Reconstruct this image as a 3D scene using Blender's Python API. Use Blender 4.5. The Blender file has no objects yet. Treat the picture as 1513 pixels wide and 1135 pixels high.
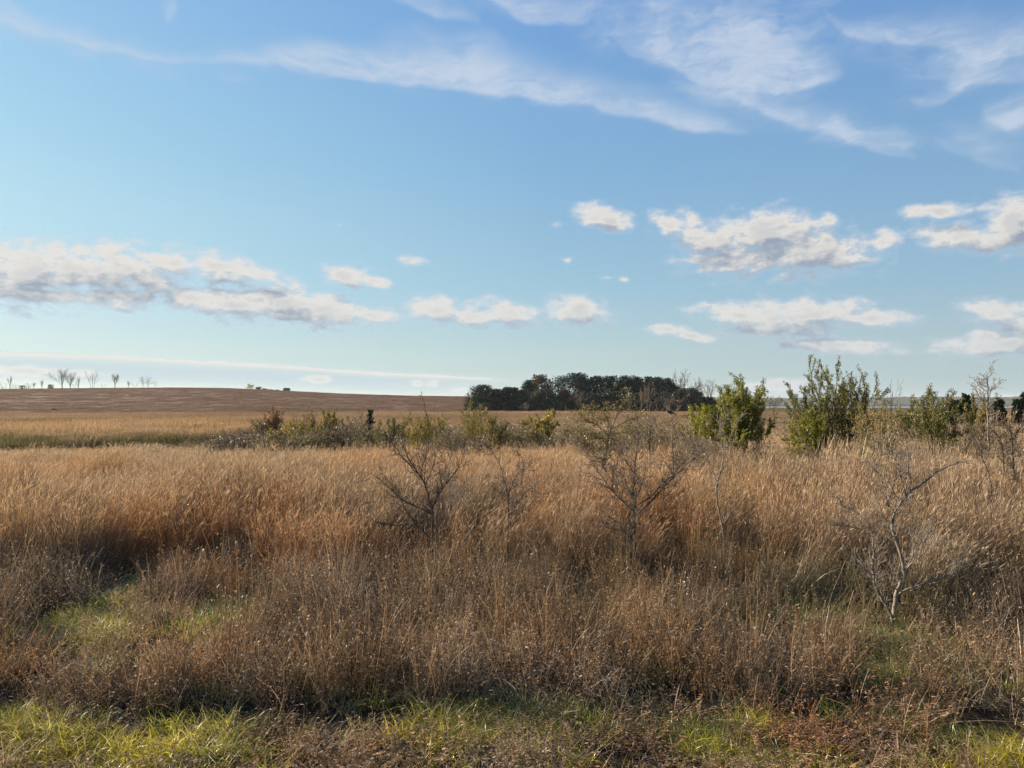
import bpy, math, random
import numpy as np
from mathutils import Vector

PI = math.pi
SC = bpy.context.scene
COL = SC.collection
F = 1093.0            # focal length in photograph pixels
CX, CY = 756.5, 567.5
PITCH = math.atan((597 - CY) / F)
CAMH = 3.0
SUN_AZ = math.radians(-64)   # from the view direction, negative = left
SUN_EL = math.radians(21)
R0 = np.random.default_rng(11)

# ------------------------------------------------------------------ numbers
def ray(px, py):
    r = (px - CX) / F; u = (CY - py) / F
    c, s = math.cos(PITCH), math.sin(PITCH)
    return np.array([r, c - u * s, s + u * c])

def at(px, py, depth):
    """world point seen at a photograph pixel at a given depth along +Y"""
    v = ray(px, py); k = depth / v[1]
    return np.array([v[0] * k, depth, CAMH + v[2] * k])

def azel(px, py):
    v = ray(px, py); v = v / np.linalg.norm(v)
    return math.atan2(v[0], v[1]), math.asin(v[2])

_tab = np.random.default_rng(5).random((256, 256))
def vnoise(x, y):
    xi = np.floor(x).astype(int); yi = np.floor(y).astype(int)
    fx = x - xi; fy = y - yi
    fx = fx * fx * (3 - 2 * fx); fy = fy * fy * (3 - 2 * fy)
    a = _tab[xi & 255, yi & 255]; b = _tab[(xi + 1) & 255, yi & 255]
    c = _tab[xi & 255, (yi + 1) & 255]; d = _tab[(xi + 1) & 255, (yi + 1) & 255]
    return (a * (1 - fx) + b * fx) * (1 - fy) + (c * (1 - fx) + d * fx) * fy
def fbm(x, y, s=1.0, o=4, seed=0):
    t = 0; a = 1; n = 0
    for k in range(o):
        t = t + a * vnoise(x / s + 17.3 * k + seed * 7.7, y / s - 9.1 * k + seed * 3.1); n += a
        a *= .55; s = s / 2.03
    return t / n
def sstep(a, b, x):
    t = np.clip((x - a) / (b - a), 0, 1); return t * t * (3 - 2 * t)

HPX = [-600, 0, 100, 250, 330, 400, 500, 600, 700, 800, 950, 1050, 2200]
HZ = [13.0, 14.6, 15.0, 15.6, 15.2, 13.6, 11.0, 9.3, 8.6, 6.2, 2.2, 0, 0]
def ground_z(x, y):
    x = np.asarray(x, float); y = np.asarray(y, float)
    r = np.hypot(x, y)
    px = CX + F * x / np.maximum(y, .01)
    px = np.where(y <= 1, np.where(x < 0, -600, 2200), px)
    H = np.interp(px, HPX, HZ)
    yy = np.maximum(y, 0)
    z = H * sstep(215, 590, yy) * (1 - .25 * sstep(640, 1100, yy))
    z = z + (fbm(x, y, 7, 3, 2) - .5) * .35 * sstep(5, 14, r) * (1 - sstep(500, 640, r))
    z = z + (fbm(x, y, 90, 3, 4) - .5) * .7 * sstep(200, 330, yy) * (H > .3)
    z = z - .75 * np.exp(-((y - 51) / 13.) ** 2) * sstep(4, -10, x)       # shallow swale at left
    z = z + .9 * sstep(50, 120, y) * sstep(.5, .72, np.where(y > 1, x / np.maximum(y, 1), 0)) * (1 - sstep(180, 400, y))
    z = z - 1.2 * sstep(560, 610, yy) * (H < .3) + 1.3 * sstep(1090, 1130, yy) * (H < .3)
    return z
def gz(x, y): return float(ground_z(np.array([x]), np.array([y]))[0])

# ------------------------------------------------------------------ tags
def tag(o, label=None, cat=None, group=None, kind=None):
    if label: o['label'] = label
    if cat: o['category'] = cat
    if group: o['group'] = group
    if kind: o['kind'] = kind
    return o
def empty(name, loc, label, cat, group=None):
    o = bpy.data.objects.new(name, None); COL.objects.link(o)
    o.location = loc; o.empty_display_size = .3
    return tag(o, label, cat, group)

# ------------------------------------------------------------------ mesh collector
class MB:
    def __init__(s): s.v = []; s.f = []; s.a = []; s.n = 0; s.tm = []
    def add(s, v, f, rnd=None, part=0.0):
        v = np.asarray(v, float).reshape(-1, 3); f = np.asarray(f, int).reshape(-1, 4)
        s.v.append(v); s.f.append(f + s.n); s.n += len(v)
        if rnd is None: rnd = 0.5
        s.a.append(np.stack([np.broadcast_to(np.asarray(rnd, float), len(v)), np.broadcast_to(np.asarray(part, float), len(v))], 1))
    def tube(s, pts, rad, k=5, rnd=.5, cap=True):
        pts = np.asarray(pts, float); n = len(pts)
        rad = np.broadcast_to(np.asarray(rad, float), n)
        t = np.gradient(pts, axis=0); t /= np.linalg.norm(t, axis=1)[:, None] + 1e-9
        ref = np.array([0.31, .95, .05]) if abs(t[0][1]) < .8 else np.array([1., 0, .1])
        a = np.cross(t, ref); a /= np.linalg.norm(a, axis=1)[:, None] + 1e-9
        b = np.cross(t, a)
        th = np.arange(k) * 2 * PI / k
        ring = a[:, None, :] * np.cos(th)[None, :, None] + b[:, None, :] * np.sin(th)[None, :, None]
        v = (pts[:, None, :] + ring * rad[:, None, None]).reshape(-1, 3)
        i = np.arange(n - 1)[:, None] * k; j = np.arange(k)[None, :]; j2 = (j + 1) % k
        f = np.stack([i + j, i + j2, i + k + j2, i + k + j], -1).reshape(-1, 4)
        s.add(v, f, rnd)
    def leaves(s, pos, size, rng, asp=.45, up=.0, dirs=None, part=0.0):
        """leaf-sized bent quads"""
        n = len(pos)
        if n == 0: return
        size = np.broadcast_to(np.asarray(size, float), n)
        d = rng.normal(size=(n, 3)) if dirs is None else dirs + rng.normal(size=(n, 3)) * .45
        d[:, 2] += up; d /= np.linalg.norm(d, axis=1)[:, None]
        w = np.cross(d, rng.normal(size=(n, 3))); w /= np.linalg.norm(w, axis=1)[:, None] + 1e-9
        nn = np.cross(d, w)
        L = size[:, None] * (0.7 + .6 * rng.random((n, 1)))
        c = pos + d * L * .5 + nn * L * .12
        v = np.stack([pos, c + w * L * asp * .5, pos + d * L, c - w * L * asp * .5], 1)
        s.add(v.reshape(-1, 3), np.arange(4 * n).reshape(-1, 4), np.repeat(rng.random(n), 4), part)
    def mesh(s, name):
        v = np.concatenate(s.v); f = np.concatenate(s.f); a = np.concatenate(s.a)
        me = bpy.data.meshes.new(name)
        me.vertices.add(len(v)); me.vertices.foreach_set('co', v.astype(np.float32).ravel())
        me.loops.add(f.size); me.loops.foreach_set('vertex_index', f.astype(np.int32).ravel())
        me.polygons.add(len(f)); me.polygons.foreach_set('loop_start', (np.arange(len(f)) * 4).astype(np.int32))
        me.polygons.foreach_set('loop_total', np.full(len(f), 4, np.int32))
        for i, nm in enumerate(('rnd', 'part')):
            at_ = me.attributes.new(nm, 'FLOAT', 'POINT'); at_.data.foreach_set('value', a[:, i].astype(np.float32))
        me.update(calc_edges=True)
        return me
    def build(s, name, mat, parent=None, smooth=False, label=None):
        if s.n == 0: return None
        me = s.mesh(name); me.materials.append(mat)
        if smooth: me.polygons.foreach_set('use_smooth', np.ones(len(me.polygons), bool))
        o = bpy.data.objects.new(name, me); COL.objects.link(o)
        if parent: o.parent = parent
        if label: o['label'] = label
        return o

# ------------------------------------------------------------------ materials
class NT:
    def __init__(s, tree): s.t = tree; s.N = tree.nodes; s.L = tree.links
    def n(s, typ, **kw):
        nd = s.N.new(typ)
        for k, v in kw.items(): setattr(nd, k, v)
        return nd
    def put(s, sock, val):
        if isinstance(val, bpy.types.NodeSocket): s.L.new(val, sock)
        elif val is not None: sock.default_value = val
    def m(s, op, a, b=None, c=None, clamp=False):
        nd = s.n('ShaderNodeMath', operation=op, use_clamp=clamp)
        for i, v in enumerate((a, b, c)):
            if v is not None: s.put(nd.inputs[i], v)
        return nd.outputs[0]
    def vm(s, op, a, b=None, scale=None):
        nd = s.n('ShaderNodeVectorMath', operation=op)
        s.put(nd.inputs[0], a)
        if b is not None: s.put(nd.inputs[1], b)
        if scale is not None: s.put(nd.inputs['Scale'], scale)
        return nd.outputs['Value'] if op in ('LENGTH', 'DOT_PRODUCT') else nd.outputs[0]
    def mix(s, fac, a, b, blend='MIX'):
        nd = s.n('ShaderNodeMix', data_type='RGBA', blend_type=blend)
        s.put(nd.inputs[0], fac); s.put(nd.inputs[6], a); s.put(nd.inputs[7], b)
        return nd.outputs[2]
    def noise(s, vec, scale, detail=3, rough=.5, dist=0, dims='3D', out=0):
        nd = s.n('ShaderNodeTexNoise', noise_dimensions=dims)
        s.put(nd.inputs['Vector'], vec); nd.inputs['Scale'].default_value = scale
        nd.inputs['Detail'].default_value = detail; nd.inputs['Roughness'].default_value = rough
        nd.inputs['Distortion'].default_value = dist
        return nd.outputs[out]
    def mr(s, v, a, b, c=0., d=1., interp='SMOOTHSTEP'):
        nd = s.n('ShaderNodeMapRange', interpolation_type=interp)
        s.put(nd.inputs[0], v)
        for i, x in enumerate((a, b, c, d)): nd.inputs[i + 1].default_value = x
        return nd.outputs[0]
    def ramp(s, fac, stops):
        nd = s.n('ShaderNodeValToRGB'); s.put(nd.inputs[0], fac)
        e = nd.color_ramp.elements
        while len(e) < len(stops): e.new(.5)
        for el, (p, c) in zip(e, stops): el.position = p; el.color = (*c, 1)
        return nd.outputs[0]
def new_mat(name):
    m = bpy.data.materials.new(name); m.use_nodes = True
    m.node_tree.nodes.clear(); return m, NT(m.node_tree)

def foliage_mat(name, stops=None, trans=.35, gloss=.06, rough=.4, instanced=False, plume=(.5, .36, .22), bright=(.55, 1.45), bleach_glint=0.):
    m, g = new_mat(name)
    rnd = g.n('ShaderNodeAttribute', attribute_name='rnd').outputs['Fac']
    if instanced:
        tint = g.n('ShaderNodeAttribute', attribute_name='tint', attribute_type='INSTANCER').outputs['Color']
        k = g.mr(rnd, 0, 1, bright[0], bright[1], 'LINEAR')
        c = g.vm('SCALE', tint, scale=k)
        part = g.n('ShaderNodeAttribute', attribute_name='part').outputs['Fac']
        c = g.mix(g.m('MULTIPLY', part, .6), c, (*plume, 1))
        if bleach_glint > 0:
            c = g.mix(g.mr(rnd, 1 - bleach_glint, 1 - bleach_glint * .5, 0, .85), c, (.66, .56, .42, 1))  # bleached leaves, their pale colour also standing in for sunlit glints
    else:
        c = g.ramp(rnd, stops)
    d = g.n('ShaderNodeBsdfDiffuse'); g.put(d.inputs[0], c)
    t = g.n('ShaderNodeBsdfTranslucent'); g.put(t.inputs[0], c)
    gl = g.n('ShaderNodeBsdfGlossy'); gl.inputs['Color'].default_value = (.9, .88, .84, 1); gl.inputs['Roughness'].default_value = rough
    m1 = g.n('ShaderNodeMixShader'); m1.inputs[0].default_value = trans
    g.L.new(d.outputs[0], m1.inputs[1]); g.L.new(t.outputs[0], m1.inputs[2])
    m2 = g.n('ShaderNodeMixShader'); m2.inputs[0].default_value = gloss
    g.L.new(m1.outputs[0], m2.inputs[1]); g.L.new(gl.outputs[0], m2.inputs[2])
    o = g.n('ShaderNodeOutputMaterial'); g.L.new(m2.outputs[0], o.inputs[0])
    return m
def bark_mat(name, a, b, scale=8):
    m, g = new_mat(name)
    co = g.n('ShaderNodeTexCoord').outputs['Object']
    mp = g.n('ShaderNodeMapping'); g.put(mp.inputs[0], co); mp.inputs['Scale'].default_value = (1, 1, .3)
    nz = g.noise(mp.outputs[0], scale, 5, .65)
    c = g.ramp(nz, [(.3, a), (.7, b)])
    p = g.n('ShaderNodeBsdfPrincipled'); g.put(p.inputs['Base Color'], c); p.inputs['Roughness'].default_value = .9; p.inputs['Specular IOR Level'].default_value = .15
    bu = g.n('ShaderNodeBump'); bu.inputs['Strength'].default_value = .5; bu.inputs['Distance'].default_value = .01
    g.L.new(nz, bu.inputs['Height']); g.L.new(bu.outputs[0], p.inputs['Normal'])
    o = g.n('ShaderNodeOutputMaterial'); g.L.new(p.outputs[0], o.inputs[0])
    return m

M = {}
M['tall'] = foliage_mat('bluestem_straw', instanced=True, trans=.35, gloss=.02, rough=.45, plume=(.52, .37, .22), bright=(.25, 1.45))
M['weed'] = foliage_mat('dead_weed_leaves', instanced=True, trans=.42, gloss=.035, rough=.5, plume=(.42, .33, .25), bright=(.14, 1.3), bleach_glint=.09)
M['green'] = foliage_mat('green_blades', instanced=True, trans=.6, gloss=.04, rough=.35, plume=(.4, .33, .2), bright=(.5, 1.4))
M['far'] = foliage_mat('far_grass', instanced=True, trans=.4, gloss=.0, bright=(.85, 1.3))
M['bark'] = bark_mat('sapling_bark', (.05, .038, .03), (.17, .132, .105), 14)
M['dark_bark'] = bark_mat('dark_bark', (.035, .027, .021), (.12, .092, .072), 10)
M['pale_bark'] = bark_mat('pale_bark', (.075, .058, .046), (.29, .24, .195), 22)
M['twig'] = bark_mat('twig_bark', (.10, .075, .05), (.24, .18, .12), 20)
M['cedar'] = foliage_mat('cedar_sprays', [(0, (.006, .011, .008)), (.6, (.017, .029, .018)), (1, (.045, .062, .03))], trans=.12, gloss=.02)
M['pine'] = foliage_mat('pine_sprays', [(0, (.007, .016, .011)), (.6, (.021, .04, .024)), (1, (.055, .082, .042))], trans=.12, gloss=.02)
M['brown_cedar'] = foliage_mat('browned_cedar_sprays', [(0, (.01, .008, .006)), (.6, (.024, .018, .012)), (1, (.045, .034, .02))], trans=.15, gloss=.02)
M['ochre'] = foliage_mat('ochre_oak_leaves', [(0, (.03, .02, .008)), (.6, (.09, .055, .02)), (1, (.16, .105, .035))], trans=.25, gloss=.03)
M['olive'] = foliage_mat('olive_leaves', [(0, (.02, .02, .01)), (.6, (.05, .048, .022)), (1, (.1, .09, .042))], trans=.25, gloss=.03)
M['russet_twigs'] = foliage_mat('russet_leaves', [(0, (.05, .03, .02)), (.6, (.11, .065, .04)), (1, (.18, .11, .065))], trans=.25, gloss=.03)
M['leaf_lime'] = foliage_mat('shrub_lime_leaves', [(0, (.045, .055, .008)), (.5, (.14, .15, .014)), (.85, (.28, .27, .022)), (1, (.42, .37, .05))], trans=.5, gloss=.03, rough=.4)
M['leaf_green'] = foliage_mat('shrub_green_leaves', [(0, (.03, .038, .01)), (.5, (.085, .095, .018)), (.82, (.19, .175, .03)), (1, (.32, .26, .08))], trans=.45, gloss=.03, rough=.4)
M['leaf_yellow'] = foliage_mat('shrub_yellow_leaves', [(0, (.12, .1, .015)), (.5, (.27, .21, .025)), (1, (.42, .33, .06))], trans=.45, gloss=.06)
M['leaf_mix'] = foliage_mat('shrub_turning_leaves', [(0, (.07, .065, .014)), (.4, (.15, .135, .022)), (.75, (.28, .215, .035)), (1, (.38, .26, .1))], trans=.4, gloss=.03)
M['leaf_dull'] = foliage_mat('shrub_dull_leaves', [(0, (.09, .075, .035)), (.5, (.18, .145, .07)), (1, (.3, .24, .12))], trans=.3, gloss=.04)
M['leaf_dead'] = foliage_mat('withered_leaves', [(0, (.04, .028, .02)), (.5, (.11, .078, .05)), (1, (.21, .155, .105))], trans=.25, gloss=.06)
M['rust_leaf'] = foliage_mat('rust_leaves', [(0, (.1, .045, .015)), (.6, (.22, .1, .035)), (1, (.32, .17, .07))], trans=.35, gloss=.04)

M['straw_tuft'] = foliage_mat('straw_blades', [(0, (.3, .2, .11)), (.6, (.45, .33, .2)), (1, (.58, .46, .3))], trans=.35, gloss=.03)

# ------------------------------------------------------------------ colours of the prairie (albedo)
def lerp(a, b, t): return a * (1 - t[..., None]) + b * t[..., None]
def prairie_color(x, y):
    x = np.asarray(x, float); y = np.asarray(y, float)
    r = np.hypot(x, y); az = x / np.maximum(y, 1)
    rus = np.array([.40, .185, .07]); straw = np.array([.44, .275, .14]); grey = np.array([.25, .175, .115])
    maroon = np.array([.185, .112, .078]); tan = np.array([.30, .205, .125]); olive = np.array([.155, .135, .06]); dk = np.array([.15, .10, .065])
    n1 = fbm(x, y, 6, 4, 1); n2 = fbm(x, y * .6, 18, 4, 2); n3 = fbm(x, y, 2.2, 3, 3)
    c = lerp(rus + 0 * r[..., None], straw, sstep(15, 34, r + (n1 - .5) * 18))
    c = lerp(c, grey, sstep(.52, .66, n1) * .75 * (1 - .5 * sstep(20, 40, r)))
    c = lerp(c, rus * .8, sstep(.55, .72, n3) * .5)
    n6 = fbm(x, y, 1.3, 3, 13); n7 = fbm(x, y * .7, 4.5, 4, 14)
    c = lerp(c, np.array([.2, .135, .09]), sstep(.56, .7, n6) * .7)
    c = lerp(c, np.array([.25, .19, .13]), sstep(.55, .66, n7) * .75)
    c = lerp(c, straw * 1.15, sstep(.44, .32, n7) * .7)
    # right hand mid distance greyer
    c = lerp(c, grey * 1.05, sstep(.12, .35, az) * .45 * sstep(14, 25, r))
    # beyond the thicket
    c = lerp(c, tan, sstep(55, 75, r))
    fr = sstep(55, 75, r)
    c = lerp(c, rus * .75, sstep(.5, .68, n2) * .3 * fr)
    n8 = fbm(x * .45, y, 9, 4, 15); n9 = fbm(x * .5, y, 22, 4, 16)
    c = lerp(c, np.array([.19, .13, .085]), sstep(.5, .64, n8) * .6 * fr); c = lerp(c, np.array([.16, .14, .075]), sstep(.52, .66, n9) * .6 * fr)
    c = lerp(c, straw * .95, sstep(.44, .34, n8) * .5 * fr)
    # dark olive swale, left and centre, 42-66 m
    sw = np.exp(-((y - 51 - (n1 - .5) * 14) / 13.) ** 2) * sstep(.12, -.06, az) * sstep(.30, .46, n2 + .1)
    c = lerp(c, olive * .62, np.clip(sw * 1.5, 0, .95))
    band = sstep(92, 118, y + (n2 - .5) * 24) * (1 - sstep(150, 190, y + (n2 - .5) * 20))
    c = lerp(c, dk * 1.1, band * .35)
    # the far hill: maroon little bluestem with streaks
    far = sstep(165, 260, y + (n2 - .5) * 70)
    n4 = fbm(x * .8, y, 70, 5, 6); n5 = fbm(x * .8, y, 30, 4, 7)
    hill = lerp(maroon + 0 * r[..., None], np.array([.205, .125, .08]), sstep(.5, .7, n4) * .55)
    hill = lerp(hill, np.array([.16, .105, .075]), sstep(.55, .75, n5) * .3)
    hill = lerp(hill, np.array([.14, .12, .06]), sstep(.62, .75, fbm(x * .5, y * 1.3, 45, 4, 9)) * .6)
    c = lerp(c, hill, far)
    rt = sstep(.2, .34, az) * sstep(210, 260, y)
    c = lerp(c, np.array([.17, .145, .07]), rt * .8)
    c = lerp(c, np.array([.06, .06, .035]), sstep(1050, 1100, y))
    return c

# ------------------------------------------------------------------ terrain
def make_terrain():
    nr, na = 210, 300
    rr = np.concatenate([[0], np.geomspace(2, 14000, nr)])
    # finer angular steps in front
    t = np.linspace(-1, 1, na, endpoint=False)
    az = PI * (0.35 * t + .65 * t ** 3)
    A, Rr = np.meshgrid(az, rr, indexing='xy')
    X = Rr * np.sin(A); Y = Rr * np.cos(A)
    Z = ground_z(X, Y)
    v = np.stack([X, Y, Z], -1).reshape(-1, 3)
    i = np.arange(len(rr) - 1)[:, None] * na; j = np.arange(na)[None, :]; j2 = (j + 1) % na
    f = np.stack([i + j, i + j2, i + na + j2, i + na + j], -1).reshape(-1, 4)[:, ::-1]
    m, g = new_mat('prairie_ground')
    col = g.n('ShaderNodeAttribute', attribute_name='tint').outputs['Color']
    co = g.n('ShaderNodeNewGeometry').outputs['Position']
    n1 = g.noise(co, .9, 6, .65); n2 = g.noise(co, 14, 4, .6)
    mp = g.n('ShaderNodeMapping'); g.put(mp.inputs[0], co); mp.inputs['Scale'].default_value = (.07, .09, .1)
    n3 = g.noise(mp.outputs[0], 1, 7, .62)
    c = g.mix(g.mr(n1, .3, .7), g.vm('SCALE', col, scale=.75), g.vm('SCALE', col, scale=1.2))
    c = g.mix(g.mr(n2, .35, .7, 0, .5), c, g.vm('SCALE', col, scale=.55))
    c = g.mix(g.mr(n3, .42, .62, 0, .2), c, g.vm('SCALE', col, scale=.75))
    p = g.n('ShaderNodeBsdfPrincipled'); g.put(p.inputs['Base Color'], c); p.inputs['Roughness'].default_value = 1
    p.inputs['Specular IOR Level'].default_value = .05
    bu = g.n('ShaderNodeBump'); bu.inputs['Strength'].default_value = 1; bu.inputs['Distance'].default_value = .25
    g.L.new(n1, bu.inputs['Height']); g.L.new(bu.outputs[0], p.inputs['Normal'])
    o = g.n('ShaderNodeOutputMaterial'); g.L.new(p.outputs[0], o.inputs[0])
    b = MB(); b.add(v, f)
    ob = b.build('ground', m, smooth=True)
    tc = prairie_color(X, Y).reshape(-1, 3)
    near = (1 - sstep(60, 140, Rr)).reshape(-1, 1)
    soil = np.array([.035, .026, .018])  # soil tone, set darker to deepen the shade between stems
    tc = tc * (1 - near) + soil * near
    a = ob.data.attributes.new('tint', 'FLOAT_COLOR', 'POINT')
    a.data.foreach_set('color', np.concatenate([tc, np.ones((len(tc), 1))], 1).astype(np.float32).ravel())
    tag(ob, kind='structure')

# ------------------------------------------------------------------ grass sources
def blades(b, n, rng, spread, h, w, lean=(0, 0), splay=.25, bend=.25, segs=4, part=0., base=None, h0=0., wprof=None, rndlo=0, rndhi=1):
    """n tapering blades; h, w ranges"""
    if base is None:
        rr = spread * np.sqrt(rng.random(n)); th = rng.random(n) * 2 * PI
        base = np.stack([rr * np.cos(th), rr * np.sin(th), np.full(n, h0)], 1)
    H = rng.uniform(h[0], h[1], n); W = rng.uniform(w[0], w[1], n)
    th = rng.random(n) * 2 * PI
    d = np.stack([np.cos(th), np.sin(th)], 1)
    d0 = d * (splay * rng.random((n, 1))) + np.array(lean) * rng.uniform(.4, 1.3, (n, 1))
    d1 = (d * bend + np.array(lean) * .8) * rng.uniform(.2, 1.3, (n, 1))
    t = np.linspace(0, 1, segs + 1)
    cen = np.zeros((n, segs + 1, 3))
    hor = d0[:, None, :] * t[None, :, None] + d1[:, None, :] * (t ** 2.3)[None, :, None]
    cen[:, :, :2] = hor * H[:, None, None]
    drop = np.clip(1 - .35 * (np.linalg.norm(hor, axis=2)) ** 1.6, .25, 1)
    cen[:, :, 2] = t[None, :] * H[:, None] * drop
    cen += base[:, None, :]
    ph = rng.random(n) * 2 * PI
    side = np.stack([np.cos(ph), np.sin(ph), rng.normal(size=n) * .2], 1)
    if wprof is None: wprof = 1 - t ** 1.6 * .93
    wd = W[:, None] * wprof[None, :] * .5
    v = np.stack([cen - side[:, None, :] * wd[:, :, None], cen + side[:, None, :] * wd[:, :, None]], 2)  # n,seg,2,3
    k = (segs + 1) * 2
    i = np.arange(n)[:, None] * k + np.arange(segs)[None, :] * 2
    f = np.stack([i, i + 1, i + 3, i + 2], -1).reshape(-1, 4)
    b.add(v.reshape(-1, 3), f, np.repeat(rng.uniform(rndlo, rndhi, n), k), part)
    return cen

def src_tall(rng, n=46, spread=.2, hr=(1.0, 1.65), w=(.004, .008), lean=(.10, -.03), leafw=(.005, .010), plume=1.):
    b = MB()
    cen = blades(b, n, rng, spread, hr, w, lean, .16, .14, 4, wprof=np.array([1, .9, .8, .65, .4]))
    # plumes at the tips
    m = int(n * .8); idx = rng.permutation(n)[:m]
    tip = cen[idx, -1]; dr = cen[idx, -1] - cen[idx, -2]; dr /= np.linalg.norm(dr, axis=1)[:, None]
    for q in range(2):
        st = tip - dr * .05 * q + rng.normal(size=(m, 3)) * .004
        dd = dr + rng.normal(size=(m, 3)) * .22; dd[:, 0] += .12
        L = rng.uniform(.06, .15, (m, 1)) * plume; s = np.cross(dd, rng.normal(size=(m, 3))); s /= np.linalg.norm(s, axis=1)[:, None]
        W = rng.uniform(.004, .010, (m, 1)) * plume
        v = np.stack([st, st + dd * L * .5 + s * W * .6, st + dd * L, st + dd * L * .5 - s * W * .6], 1)
        b.add(v.reshape(-1, 3), np.arange(4 * m).reshape(-1, 4), np.repeat(rng.random(m), 4), 1.)
    # leaves
    blades(b, int(n * 1.1), rng, spread * 1.1, (hr[0] * .35, hr[1] * .62), leafw, lean, .5, .75, 5)
    return b
def src_weed(rng, hr=(.35, .75), ns=20, nl=8, spread=.2, ll=.042):
    b = MB()
    cen = blades(b, ns, rng, spread, hr, (.004, .008), (.06, -.02), .28, .2, 4, wprof=np.array([1, .9, .8, .6, .4]), rndlo=0, rndhi=.6)
    P = []
    for k in range(nl):
        t = .25 + .75 * rng.random(ns); i = np.clip((t * 4).astype(int), 0, 3); fr = (t * 4 - i)[:, None]
        P.append(cen[np.arange(ns), i] * (1 - fr) + cen[np.arange(ns), i + 1] * fr)
    P = np.concatenate(P); n = len(P)
    # curled leaflets : 3-seg arcs
    L = rng.uniform(.5, 1.4, n) * ll; W = L * rng.uniform(.14, .34, n)
    th = rng.random(n) * 2 * PI; d = np.stack([np.cos(th), np.sin(th), rng.uniform(.1, 1.2, n)], 1); d /= np.linalg.norm(d, axis=1)[:, None]
    s = np.cross(d, [0, 0, 1.]); s /= np.linalg.norm(s, axis=1)[:, None] + 1e-9
    s = s + rng.normal(size=(n, 3)) * .3; s /= np.linalg.norm(s, axis=1)[:, None]
    dn = np.array([0, 0, -1.])
    cu = rng.uniform(.1, .9, (n, 1))
    pts = [P, P + d * L[:, None] * .4, P + d * L[:, None] * .75 + dn * L[:, None] * cu * .3, P + d * L[:, None] * .9 + dn * L[:, None] * cu * .8]
    wp = [.3, 1, .8, .1]
    v = np.stack([np.stack([p - s * (W * w_)[:, None] * .5, p + s * (W * w_)[:, None] * .5], 1) for p, w_ in zip(pts, wp)], 1)
    i = np.arange(n)[:, None] * 8 + np.arange(3)[None, :] * 2
    f = np.stack([i, i + 1, i + 3, i + 2], -1).reshape(-1, 4)
    b.add(v.reshape(-1, 3), f, np.repeat(rng.random(n), 8), 0.)
    blades(b, 10, rng, spread, (hr[0] * .4, hr[1] * .8), (.004, .008), (.04, 0), .8, .8, 4, part=.3)
    return b
def src_green(rng, n=46, hr=(.14, .34), w=(.005, .010)):
    b = MB()
    blades(b, n, rng, .14, hr, w, (.03, -.05), .55, .75, 5)
    blades(b, 5, rng, .14, (hr[0], hr[1] * 1.2), (.004, .007), (.03, 0), .4, .6, 4, part=1.)
    return b
def src_far(rng, n=70, spread=.8, hr=(.7, 1.35), w=(.02, .045)):
    b = MB()
    blades(b, n, rng, spread, hr, w, (.10, -.02), .2, .25, 3, wprof=np.array([1, .85, .8, .35]))
    return b

def scatter_obj(name, srcs, mat, P, rot, scl, tint, idx, label):
    """one stuff object: geometry nodes put tufts on a cloud of points"""
    col = bpy.data.collections.new(name + '_tufts')
    for k, s in enumerate(srcs):
        me = s.mesh(f'{name}_tuft'); me.materials.append(mat)
        o = bpy.data.objects.new(f'{name}_tuft_{k:02d}', me); col.objects.link(o)
    me = bpy.data.meshes.new(name); n = len(P)
    me.vertices.add(n); me.vertices.foreach_set('co', P.astype(np.float32).ravel())
    a = me.attributes.new('rot', 'FLOAT_VECTOR', 'POINT'); a.data.foreach_set('vector', rot.astype(np.float32).ravel())
    a = me.attributes.new('scl', 'FLOAT_VECTOR', 'POINT'); a.data.foreach_set('vector', scl.astype(np.float32).ravel())
    a = me.attributes.new('idx', 'INT', 'POINT'); a.data.foreach_set('value', idx.astype(np.int32))
    a = me.attributes.new('tint', 'FLOAT_COLOR', 'POINT'); a.data.foreach_set('color', np.concatenate([tint, np.ones((n, 1))], 1).astype(np.float32).ravel())
    me.update(); me.materials.append(mat)
    ob = bpy.data.objects.new(name, me); COL.objects.link(ob)
    ng = bpy.data.node_groups.new(name + '_scatter', 'GeometryNodeTree')
    ng.interface.new_socket('Geometry', in_out='INPUT', socket_type='NodeSocketGeometry')
    ng.interface.new_socket('Geometry', in_out='OUTPUT', socket_type='NodeSocketGeometry')
    N, L = ng.nodes, ng.links
    gi = N.new('NodeGroupInput'); go = N.new('NodeGroupOutput')
    ci = N.new('GeometryNodeCollectionInfo'); ci.inputs['Collection'].default_value = col
    ci.inputs['Separate Children'].default_value = True; ci.inputs['Reset Children'].default_value = True
    ip = N.new('GeometryNodeInstanceOnPoints'); ip.inputs['Pick Instance'].default_value = True
    def attr(nm, dt):
        nd = N.new('GeometryNodeInputNamedAttribute'); nd.data_type = dt; nd.inputs['Name'].default_value = nm
        return nd.outputs['Attribute']
    mp = N.new('GeometryNodeMeshToPoints'); mp.inputs['Radius'].default_value = .001
    L.new(gi.outputs[0], mp.inputs[0]); L.new(mp.outputs[0], ip.inputs['Points'])
    L.new(ci.outputs[0], ip.inputs['Instance'])
    L.new(attr('idx', 'INT'), ip.inputs['Instance Index'])
    e2r = N.new('FunctionNodeEulerToRotation'); L.new(attr('rot', 'FLOAT_VECTOR'), e2r.inputs[0])
    L.new(e2r.outputs[0], ip.inputs['Rotation'])
    L.new(attr('scl', 'FLOAT_VECTOR'), ip.inputs['Scale'])
    L.new(ip.outputs[0], go.inputs[0])
    md = ob.modifiers.new('scatter', 'NODES'); md.node_group = ng
    tag(ob, label, 'grass', kind='stuff')
    return ob

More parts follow.
